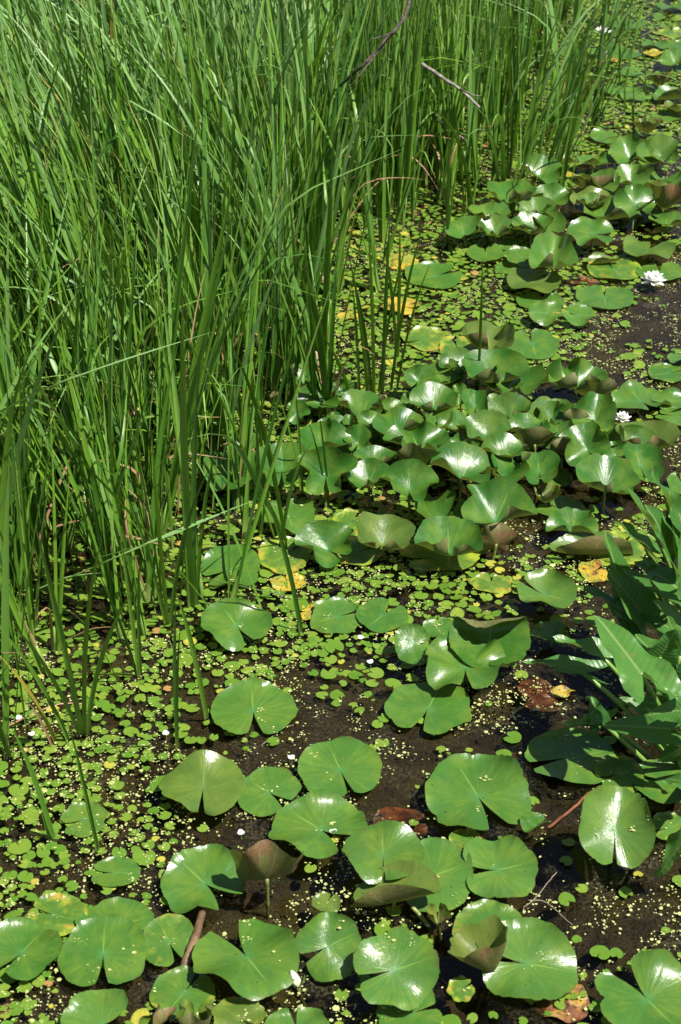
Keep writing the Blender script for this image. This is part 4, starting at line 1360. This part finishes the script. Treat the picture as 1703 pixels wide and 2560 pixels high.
rt = q_.uniform(0, 1, N_FROG)
inside = (pp_[:, 0] > 30) & (pp_[:, 0] < 1670) & (pp_[:, 1] > 1300) & (pp_[:, 1] < 2535) & ~masked(pp_)
cand = np.where(inside)[0]
cand = cand[np.argsort(-(pp_[cand, 1] + 40000 * (rad[cand] - .0128)))][:290]
single = np.zeros(N_FROG, bool)
single[cand] = True
protos = []
for s in range(8):
    V, Qd, Tr, rim = frog_shape(s)
    me = make_mesh('frogbit_leaf', V, [Qd, Tr], tint=np.stack([np.full(len(V), s * .117), rim, 0 * rim], -1))
    me.materials.append(M['frog'])
    protos.append((V, Qd, Tr, rim, me))
for c_, i in enumerate(cand):
    o = link('frogbit_leaf', protos[i % 8][4])
    o.location = (xs[i], ys[i], .004 + .002 * rt[i])
    o.rotation_euler = (q_.normal(0, .04), q_.normal(0, .04), yaw[i])
    o.scale = (rad[i],) * 3
    tag(o, 'small round yellow-green frogbit leaf floating among duckweed in the front half of the pond', 'frogbit leaf', 'small round frogbit leaves')
VV, QQ, TT, TN = [], [], [], []
off = 0
for s in range(8):
    sel = np.where(~single & (np.arange(N_FROG) % 8 == s))[0]
    V, Qd, Tr, rim, _m = protos[s]
    c, sn = np.cos(yaw[sel]), np.sin(yaw[sel])
    P3 = np.empty((len(sel), len(V), 3))
    P3[..., 0] = xs[sel, None] + rad[sel, None] * (c[:, None] * V[:, 0] - sn[:, None] * V[:, 1])
    P3[..., 1] = ys[sel, None] + rad[sel, None] * (sn[:, None] * V[:, 0] + c[:, None] * V[:, 1])
    tx, ty = q_.normal(0, .10, (2, len(sel), 1))
    P3[..., 2] = .004 + .002 * rt[sel, None] + rad[sel, None] * (V[:, 2] + tx * V[:, 0] + ty * V[:, 1])
    base = off + np.arange(len(sel))[:, None, None] * len(V)
    VV.append(P3.reshape(-1, 3))
    QQ.append((Qd[None] + base).reshape(-1, 4))
    TT.append((Tr[None] + base).reshape(-1, 3))
    tn = np.zeros((len(sel), len(V), 3))
    tn[..., 0] = rt[sel, None]
    tn[..., 1] = rim
    TN.append(tn.reshape(-1, 3))
    off += len(sel) * len(V)
o_ = link('frogbit_carpet', make_mesh('frogbit_carpet', np.vstack(VV), [np.vstack(QQ), np.vstack(TT)], tint=np.vstack(TN)), M['frog'])
tag(o_, 'carpet of small round frogbit leaves covering the water between reeds and pads', 'frogbit', kind='stuff')

# ------------------------------------------------------------------ duckweed
q_ = np.random.default_rng(33)
xs, ys = scatter(960000, q_, 1.72, 9.5)
pp_, _ = proj(np.stack([xs, ys, 0 * xs], -1))
den = grid_lookup(T_DUCK, pp_[:, 0], pp_[:, 1]) / 9
cl = fbm(xs * 5, ys * 5, 51, 3) * .6 + fbm(xs * 22, ys * 22, 57, 2) * .55
keep = q_.uniform(0, 1, len(xs)) < np.clip((den * .75 + (cl - .585) * 5.2 - .08), .006, 1) * .62
xs, ys = xs[keep], ys[keep]
n_ = len(xs)
a = np.linspace(0, 2 * math.pi, 6, endpoint=False)
rad = .0018 * np.exp(q_.normal(0, .42, n_))
V3 = np.zeros((n_, 6, 3))
ph = q_.uniform(0, 6.28, n_)
el = q_.uniform(.6, 1, n_)
ca, sa = np.cos(a), np.sin(a)
lx, ly = rad[:, None] * ca, (rad * el)[:, None] * sa
V3[..., 0] = xs[:, None] + np.cos(ph)[:, None] * lx - np.sin(ph)[:, None] * ly
V3[..., 1] = ys[:, None] + np.sin(ph)[:, None] * lx + np.cos(ph)[:, None] * ly
V3[..., 2] = .0078 - .0018 * q_.uniform(0, 1, n_)[:, None] + q_.normal(0, .0003, (n_, 6))
pb = np.array(PADBITS)
nb_ = len(pb)
ph = q_.uniform(0, 6.28, (nb_, 1)) + a
rb = (.0019 * np.exp(q_.normal(0, .35, nb_)))[:, None]
PB = np.stack([pb[:, :1] + rb * np.cos(ph), pb[:, 1:2] + .8 * rb * np.sin(ph), pb[:, 2:3] + q_.normal(0, .0003, (nb_, 6))], -1)
V3 = np.concatenate([V3, PB])
n_ = len(V3)
o_ = link('duckweed', make_mesh('duckweed', V3.reshape(-1, 3), np.arange(n_ * 6).reshape(n_, 6)), M['duck'])
tag(o_, 'pale specks of duckweed scattered over the water', 'duckweed', kind='stuff')


# ------------------------------------------------------------------ reeds
def blades(base, az, L, w0, lean, bend, twist, rnd, dry, S=9, kink=None, pale=None):
    """ribbon blades with a keel: arrays of n -> verts (n, S+1, 3, 3), tint"""
    n = len(L)
    t = np.linspace(0, 1, S + 1)
    th = lean[:, None] + bend[:, None] * t[None] ** 2.0
    if kink is not None:
        kp, ka = kink
        th = th + ka[:, None] * np.clip((t[None] - kp[:, None]) * 5, 0, 1)
    ds = (L / S)[:, None]
    mid = .5 * (th[:, 1:] + th[:, :-1])
    hh = np.concatenate([np.zeros((n, 1)), np.cumsum(np.sin(mid) * ds, 1)], 1)
    zz = np.concatenate([np.zeros((n, 1)), np.cumsum(np.cos(mid) * ds, 1)], 1)
    dx, dy = np.cos(az)[:, None], np.sin(az)[:, None]
    ctr = np.stack([base[:, :1] + hh * dx, base[:, 1:2] + hh * dy, base[:, 2:3] + zz], -1)
    tw = twist[:, None] * t[None]
    wx, wy = -np.sin(az[:, None] + tw), np.cos(az[:, None] + tw)
    wid = w0[:, None] * (0.75 + 0.25 * np.clip(t / .12, 0, 1)) * np.clip((1.0 - t) / .5, 0.0, 1) ** .8
    wid = np.maximum(wid, .0006)
    sidev = np.stack([wx * wid / 2, wy * wid / 2, 0 * wid], -1)
    nrm = np.stack([np.cos(th) * dx, np.cos(th) * dy, -np.sin(th)], -1)
    keel = ctr - nrm * (wid * .22)[..., None]
    V = np.stack([ctr - sidev, keel, ctr + sidev], 2)
    tint = np.zeros(V.shape[:3] + (4,))
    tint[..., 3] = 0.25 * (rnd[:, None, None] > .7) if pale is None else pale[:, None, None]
    tint[..., 0] = rnd[:, None, None]
    tint[..., 1] = t[None, :, None]
    tint[..., 2] = dry[:, None, None]
    return V, tint


def blade_faces(n, S):
    idx = np.arange(n * (S + 1) * 3).reshape(n, S + 1, 3)
    return np.stack([idx[:, :-1, :-1], idx[:, :-1, 1:], idx[:, 1:, 1:], idx[:, 1:, :-1]], -1).reshape(-1, 4)


def blade_mesh(name, V, tint):
    n, S = V.shape[0], V.shape[1] - 1
    uv = np.zeros(V.shape[:3] + (2,))
    uv[..., 0] = np.array([0, .5, 1])
    uv[..., 1] = np.linspace(0, 1, S + 1)[None, :, None]
    return make_mesh(name, V.reshape(-1, 3), blade_faces(n, S), uv=uv.reshape(-1, 2), tint=tint.reshape(-1, tint.shape[-1]))


q_ = np.random.default_rng(44)
xs, ys = scatter(35000, q_, 2.0, 11.5)
pp_, _ = proj(np.stack([xs, ys, 0 * xs], -1))
px_, py_ = pp_[:, 0], pp_[:, 1]
den = grid_lookup(T_REED, np.clip(px_, 0, 1700), np.clip(py_, 0, 2560)) / 9
den = np.where(py_ < 0, grid_lookup(T_REED, np.clip(px_, 0, 1700) - 15 * py_ / 100, 0 * py_ + 20) / 9, den)
den = den ** 1.35
tuft = fbm(xs * 6, ys * 6, 61, 3)
keep = q_.uniform(0, 1, len(xs)) < den * np.clip(.15 + (tuft - .32) * 2.6,   .05, 1) * .52
xs, ys, px_, py_ = xs[keep], ys[keep], px_[keep], py_[keep]
N_R = len(xs)


def lean_at(px):
    return np.interp(px, [0, 400, 800, 1100, 1500], [-.17, -.11, -.02, .07, .13])


vis = (px_ > 20) & (px_ < 1680) & (py_ > 0)
edge_score = py_ + 0.0
front = np.where(vis & ~masked(pp_[keep]))[0]
# the shoots at the front of the bed, column by column, are the ones seen whole
order = sorted(front, key=lambda i: -(py_[i] - np.interp(px_[i], [0, 300, 500, 700, 900, 1100, 1300, 1500], [1800, 1500, 1300, 950, 650, 550, 400, 250])))
sel_r = np.array(order[:262])
is_single = np.zeros(N_R, bool)
is_single[sel_r] = True

# stuff: all other shoots
rest = np.where(~is_single)[0]
nb = q_.integers(3, 7, len(rest))
own = np.repeat(rest, nb)
n = len(own)
far = np.clip((ys[own] - 3) / 5, 0, 1)
L = q_.uniform(.62, 1.16, n) * np.interp(px_[own], [0, 900, 1200, 1600], [1.04, 1.0, .8, .62])
base = np.stack([xs[own] + q_.normal(0, .012, n), ys[own] + q_.normal(0, .012, n), np.full(n, -.02)], -1)
sprd = np.interp(py_[own], [900, 1300], [.11, .20])
lx = lean_at(px_[own]) + q_.normal(0, 1, n) * sprd
ly = q_.normal(0, 1, n) * sprd - .02
az = np.arctan2(ly, lx)
lean = np.hypot(lx, ly)
bend = np.abs(q_.normal(.2, .36, n)) * np.interp(px_[own], [0, 900, 1150], [1, 1, 2.0])
kp = q_.uniform(.45, .85, n)
ka = np.where(q_.uniform(0, 1, n) < .10, q_.uniform(.5, 1.7, n), 0)
dryv = np.where(q_.uniform(0, 1, n) < .10, 1.0, np.where(q_.uniform(0, 1, n) < .006, .33, 0))
L = np.where(dryv > .5, L * q_.uniform(.2, .65, n), L)
lean = np.where(dryv > .5, lean + np.abs(q_.normal(0, .45, n)), lean)
ka = np.where(dryv > .5, q_.uniform(.6, 2.2, n), ka)
w0 = q_.uniform(.0085, .0205, n) * np.where(dryv > .5, .7, 1)
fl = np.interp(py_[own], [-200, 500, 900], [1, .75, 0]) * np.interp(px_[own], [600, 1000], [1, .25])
pale = np.clip(q_.uniform(-.5, .5, n) + .95 * fl * q_.uniform(.3, 1.2, n), 0, .95)  # random waxy bloom, plus sun sheen painted into the far-left blades
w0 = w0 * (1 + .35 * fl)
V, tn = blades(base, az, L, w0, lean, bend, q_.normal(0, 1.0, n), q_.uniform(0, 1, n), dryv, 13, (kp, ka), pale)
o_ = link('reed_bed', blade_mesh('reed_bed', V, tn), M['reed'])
tag(o_, 'dense bed of tall green reed blades behind the front row', 'reeds', kind='stuff')

# thin stray blades that lean out of the bed on the near side
st = np.where((py_ > 850) & (den[keep] > .02))[0]
own = np.repeat(st, 3)[q_.uniform(0, 1, 3 * len(st)) < .55]
n = len(own)
base = np.stack([xs[own] + q_.normal(0, .06, n), ys[own] + q_.normal(0, .06, n), np.full(n, -.02)], -1)
az = q_.uniform(0, 6.28, n)
V, tn = blades(base, az, q_.uniform(.3, .95, n), q_.uniform(.0035, .0075, n), np.abs(q_.normal(.12, .16, n)), np.abs(q_.normal(.15, .35, n)), q_.normal(0, 1, n),
               q_.uniform(.3, 1, n), np.where(q_.uniform(0, 1, n) < .06, 1.0, 0), 11, (q_.uniform(.5, .9, n), np.where(q_.uniform(0, 1, n) < .12, q_.uniform(.4, 1.6, n), 0)))
o_ = link('thin_reed_blades', blade_mesh('thin_reed_blades', V, tn), M['reed'])
tag(o_, 'thin stray reed blades leaning every way at the near edge of the bed', 'reeds', kind='stuff')

# single shoots: eight kinds of shoot, copied
shoot_kinds = []
for s in range(8):
    qq = np.random.default_rng(300 + s)
    kids = []
    nbl = int(qq.integers(3, 6))
    for b in range(nbl):
        one = lambda v: np.array([v])
        dr = 1.0 if (b == nbl - 1 and s in (1, 4)) else 0
        V, tn = blades(np.array([[qq.normal(0, .005), qq.normal(0, .005), -.03]]), one(qq.uniform(0, 6.28)), one(qq.uniform(.7, 1.05) * (.55 if dr == 1 else 1)),
                       one(qq.uniform(.0085, .017)), one(qq.uniform(.01, .14)), one(abs(qq.normal(.12, .15))), one(qq.normal(0, .5)), one(qq.uniform(0, 1)),
                       one(dr), 12, (one(qq.uniform(.5, .8)), one(qq.uniform(.8, 1.8) if (dr == 1 or qq.uniform() < .1) else 0)))
        me = blade_mesh('blade', V, tn)
        me.materials.append(M['reed'])
        kids.append(me)
    sh = tube([(0, 0, -.06), (0, 0, .05), (.001, 0, .12)], [.0075, .0065, .004], 8, 'sheath')
    sh.materials.append(M['stalk'])
    shoot_kinds.append((kids, sh))


def reed(x, y, kind, sc, tiltx, tilty, yaw, label, group):
    e = bpy.data.objects.new('reed', None)
    e.empty_display_size = .05
    COL.objects.link(e)
    e.location = (x, y, 0)
    e.scale = (sc,) * 3
    e.rotation_euler = (-tilty, tiltx, yaw)
    e.rotation_mode = 'XYZ'
    tag(e, label, 'reed', group)
    kids, sh = shoot_kinds[kind]
    for me in kids:
        link('blade', me, None, e)
    link('sheath', sh, None, e)
    return e


for i in sel_r:
    p_ = px_[i]
    sc = q_.uniform(.72, 1.1) * np.interp(p_, [0, 900, 1200, 1600], [1.04, 1.0, .8, .6])
    if py_[i] > 1550:
        sc *= .85
    reed(xs[i], ys[i], int(q_.integers(0, 8)), sc, lean_at(p_) * .8 + q_.normal(0, .07 if py_[i] < 1000 else .15), q_.normal(-.02, .07 if py_[i] < 1000 else .13), q_.uniform(0, 6.28),
         'slim green reed shoot standing at the open edge of the reed bed', 'reeds along the edge of the bed')
N_KEEP = N_R


# reeds that stand alone in the photograph, each from its foot to its tip
def lone_reed(blade_list, label, group='reeds standing apart from the bed'):
    f0 = at(*blade_list[0][0], 0)
    e = bpy.data.objects.new('lone_reed', None)
    e.empty_display_size = .05
    COL.objects.link(e)
    e.location = f0
    tag(e, label, 'reed', group)
    for bi, (foot, tip, ztip, wd, sag, dry) in enumerate(blade_list):
        A, B = at(*foot, -.03), at(*tip, ztip)
        S = 12
        t = np.linspace(0, 1, S + 1)[:, None]
        mid = (A + B) / 2 + np.array([-(B - A)[0] * .15, 0, sag + .12 * (B - A)[2]])
        C = bez(A, mid, B, S + 1)
        T = np.gradient(C, axis=0)
        T /= np.linalg.norm(T, axis=1)[:, None]
        view = C - CAM
        sd_ = np.cross(T, view)
        sd_ /= np.linalg.norm(sd_, axis=1)[:, None]
        nn = np.cross(sd_, T)
        ang = .5 * math.sin(bi * 2.1 + foot[0])
        sd_ = sd_ * math.cos(ang) + nn * math.sin(ang)
        nn = np.cross(sd_, T)
        wv = wd * np.clip((1.03 - t) / .5, 0, 1) ** .8
        V = np.stack([C - sd_ * wv / 2, C + nn * wv * .2, C + sd_ * wv / 2], 1)[None] - f0
        tn = np.zeros(V.shape[:3] + (4,))
        tn[..., 0] = (foot[0] * .37 + bi * .21) % 1
        tn[..., 1] = t.T[..., None]
        tn[..., 2] = dry
        link('blade', blade_mesh('blade', V, tn), M['reed'], e)
    return e


lone_reed([((757, 1604), (664, 1240), .42, .011, 0, 0)], 'single leaning reed stem in front of the crowd of raised pads')
lone_reed([((1194, 985), (1206, 648), .50, .008, 0, 0), ((1190, 985), (1187, 900), .1, .006, 0, 0)], 'single straight reed rising out of the raised pads')
lone_reed([((250, 2152), (190, 1900), .28, .010, 0, 0), ((250, 2152), (165, 1790), .42, .006, 0, 0)], 'reed stem standing on its own at lower left, right of its twin')
lone_reed([((142, 2128), (30, 1820), .32, .011, 0, 0), ((130, 2128), (100, 2020), .1, .005, 0, 0)], 'reed stem leaning left at the lower left edge')
lone_reed([((445, 1892), (440, 1500), .52, .009, 0, 0), ((445, 1892), (452, 1560), .4, .006, 0, 0)], 'upright reed stem rising behind the bronze-fronted shiny pad')
lone_reed([((521, 1818), (440, 1480), .45, .011, 0, 0)], 'leaning reed stem just left of the neat round pad')
lone_reed([((481, 1542), (456, 745), 1.02, .017, 0, 0), ((487, 1540), (500, 900), .8, .013, 0, 0), ((476, 1542), (455, 1000), .7, .012, 0, 0), ((490, 1540), (540, 1120), .5, .01, 0, 0)],
          'tallest dark reed clump in the left foreground, broad upright blades')
lone_reed([((422, 1582), (380, 1100), .7, .010, 0, 0), ((425, 1582), (520, 1180), .5, .010, .02, 0), ((420, 1582), (300, 1200), .5, .009, 0, 0)],
          'reed clump fanning out left of the tallest dark clump')
lone_reed([((351, 1714), (300, 1330), .5, .009, 0, 0), ((353, 1714), (350, 1400), .4, .008, 0, 0), ((349, 1714), (250, 1450), .35, .008, 0, 0)],
          'pale green reed tuft at left above the duckweed')
lone_reed([((211, 1860), (90, 1320), .75, .012, 0, 0), ((213, 1860), (255, 1350), .7, .011, 0, 0), ((215, 1860), (330, 1480), .5, .011, 0, 0), ((209, 1860), (30, 1560), .45, .010, 0, 0)],
          'spreading reed clump at the left, nearest of the big clumps')
lone_reed([((181, 1876), (-10, 1560), .42, .010, 0, 0), ((181, 1876), (60, 1660), .28, .009, 0, 0)], 'arching reed beside the nearest big clump at left')
lone_reed([((150, 1878), (0, 1640), .3, .009, 0, .33), ((140, 1890), (60, 1740), .2, .006, 0, 1)], 'yellow and rust-tipped dying reed at the left edge')
lone_reed([((824, 1286), (795, 1020), .32, .007, 0, 0), ((822, 1286), (770, 1050), .28, .006, 0, 0)], 'thin pair of stems in front of the fan-shaped pad')
lone_reed([((758, 1254), (730, 900), .5, .007, 0, 0), ((756, 1252), (700, 1000), .3, .006, 0, 0)], 'thin reed stems before the pad with a blinding white patch')
lone_reed([((653, 1362), (640, 1000), .5, .009, 0, 0), ((650, 1362), (720, 1040), .45, .008, 0, 0)], 'reed pair rising beside the lone two-lobed pad')
lone_reed([((790, 1056), (770, 700), .58, .012, 0, 0), ((787, 1056), (762, 780), .45, .009, 0, 0)], 'thick reed crossing the creased raised pad')
lone_reed([((887, 1036), (800, 830), .36, .012, 0, 0), ((900, 1036), (880, 700), .5, .009, 0, 0)], 'bent-over reed at the foot of the inlet')
lone_reed([((920, 1000), (872, 640), .58, .011, 0, 0), ((935, 1000), (920, 560), .7, .011, 0, 0), ((955, 1000), (975, 540), .74, .012, 0, 0), ((930, 1000), (885, 700), .5, .009, 0, 0),
           ((945, 1000), (1020, 600), .64, .008, 0, 0)], 'reed clump standing in the inlet of frogbit, left half')
lone_reed([((992, 912), (960, 610), .5, .010, 0, 0), ((994, 912), (1000, 560), .6, .010, 0, 0), ((975, 996), (1060, 560), .7, .010, 0, 0), ((990, 992), (1075, 660), .5, .007, 0, 0)],
          'reed clump standing in the inlet of frogbit, right half')
lone_reed([((1117, 626), (1120, 300), .62, .012, 0, 0), ((1119, 626), (1105, 400), .4, .009, 0, 0), ((1115, 626), (1150, 380), .42, .008, 0, 0)], 'front reed clump at the end of the bed before the upper pads')
lone_reed([((1268, 460), (1262, 190), .55, .010, 0, 0), ((1272, 460), (1285, 230), .45, .010, 0, 0), ((1266, 460), (1235, 260), .4, .008, 0, 0), ((1270, 460), (1340, 60), .75, .012, 0, 0)],
          'reed clump right above the shallow wavy bowl')
lone_reed([((1411, 383), (1402, 250), .28, .009, 0, 0), ((1413, 383), (1430, 270), .24, .008, 0, 0), ((1410, 383), (1390, 300), .2, .007, 0, .33)], 'short reed tuft beside the brown-rimmed cup')
lone_reed([((1477, 304), (1452, 90), .45, .010, 0, .33), ((1474, 304), (1440, 180), .25, .007, 0, .33), ((1480, 304), (1500, 160), .3, .008, 0, 0)], 'reed with a long yellow and orange blade at the upper right')
lone_reed([((1583, 350), (1575, 240), .22, .008, 0, 0), ((1581, 350), (1578, 180), .35, .005, 0, 0)], 'short thick reed stem left of the dark wavy bowl')
lone_reed([((1561, 297), (1556, 190), .22, .008, 0, 0)], 'pale reed stump beside the tilted green pad')
lone_reed([((1615, 250), (1592, 70), .35, .006, 0, 0), ((1617, 250), (1622, 190), .1, .004, 0, 0)], 'thin dark reed stem near the right edge at the top')
lone_reed([((1560, 105), (1555, 10), .2, .009, 0, 0), ((1565, 105), (1580, 5), .2, .009, 0, 0), ((1557, 105), (1540, 0), .22, .007, 0, 0)], 'far reed tuft near the top right corner')


# blades that lie bent over
def fallen_blade(pts, wd, label, dry=0.0, tw=0.0):
    P_ = np.array([at(*p) for p in pts])
    m = len(P_)
    S = 18
    t = np.linspace(0, m - 1, S + 1)
    C = np.stack([np.interp(t, np.arange(m), P_[:, k]) for k in range(3)], -1)
    for _ in range(3):
        C[1:-1] = .25 * C[:-2] + .5 * C[1:-1] + .25 * C[2:]
    T = np.gradient(C, axis=0)
    T /= np.linalg.norm(T, axis=1)[:, None]
    u = np.linspace(0, 1, S + 1)
    rf = np.stack([0 * u, np.sin(.5 + tw * u), np.cos(.5 + tw * u)], -1)
    sd_ = np.cross(T, rf)
    sd_ /= np.linalg.norm(sd_, axis=1)[:, None]
    nn = np.cross(sd_, T)
    wv = (wd * np.clip((1.02 - u) / .4, 0, 1) ** .8)[:, None]
    V = np.stack([C - sd_ * wv / 2, C - nn * wv * .18, C + sd_ * wv / 2], 1)[None]
    tn = np.zeros(V.shape[:3] + (4,))
    tn[..., 3] = .8
    tn[..., 0] = .8
    tn[..., 1] = .3 + .5 * u[None, :, None]
    tn[..., 2] = dry
    o0 = C[0].copy()
    o = link('bent_blade', blade_mesh('bent_blade', V - o0, tn), M['reed'])
    o.location = o0
    return tag(o, label, 'reed blade', 'blades bent across the reeds')


fallen_blade([(-30, 1045, .80), (120, 965, .88), (330, 892, .88), (530, 830, .80)], .013, 'long pale blade lying slantwise across the left reeds')
fallen_blade([(180, 1440, .26), (330, 1375, .30), (480, 1310, .30), (600, 1265, .24)], .016, 'broad pale blade leaning right just above the water at left')
fallen_blade([(240, 1395, .3), (400, 1350, .33), (560, 1280, .3), (650, 1245, .22)], .010, 'thinner green blade lying above the broad pale one')
fallen_blade([(440, 1430, .10), (540, 1450, .07), (650, 1475, .03), (765, 1497, .01)], .012, 'narrow pale blade lying on the water pointing right')
fallen_blade([(100, 1470, .2), (170, 1440, .2), (260, 1430, .18), (300, 1432, .15)], .012, 'short blade lying flat deep among the left reeds')
fallen_blade([(162, 1600, .1), (230, 1570, .12), (285, 1566, .1), (310, 1574, .08)], .008, 'pinkish dry blade bent over at the left', 1.0)
fallen_blade([(236, 1640, .06), (290, 1618, .08), (310, 1618, .07)], .006, 'short straw-coloured scrap of blade near the pale reed tuft', 1.0)
fallen_blade([(665, 880, .3), (690, 882, .32), (720, 905, .26), (748, 940, .2)], .006, 'red-brown curled blade tip at the edge of the reeds', 1.0)
fallen_blade([(172, 1120, .4), (185, 1104, .43), (204, 1106, .42), (206, 1130, .38), (176, 1160, .35)], .008, 'pink-brown curled loop of dry blade among the left reeds', 1.0)
fallen_blade([(928, 872, .14), (945, 876, .14), (965, 890, .1), (990, 925, .05)], .006, 'red-brown dry blade curving down in the inlet clump', 1.0)
fallen_blade([(322, 250, .9), (390, 290, .9), (460, 340, .88)], .012, 'pale blade broken over at the top of the bed')
fallen_blade([(1290, 5, .7), (1370, 35, .62), (1440, 75, .52), (1500, 110, .42), (1600, 170, .2)], .009, 'long arching blade crossing in front of the farthest flower')
fallen_blade([(1500, 10, .5), (1580, 6, .5), (1650, 25, .42), (1703, 60, .3)], .008, 'thin arching blade reaching into the top right corner')
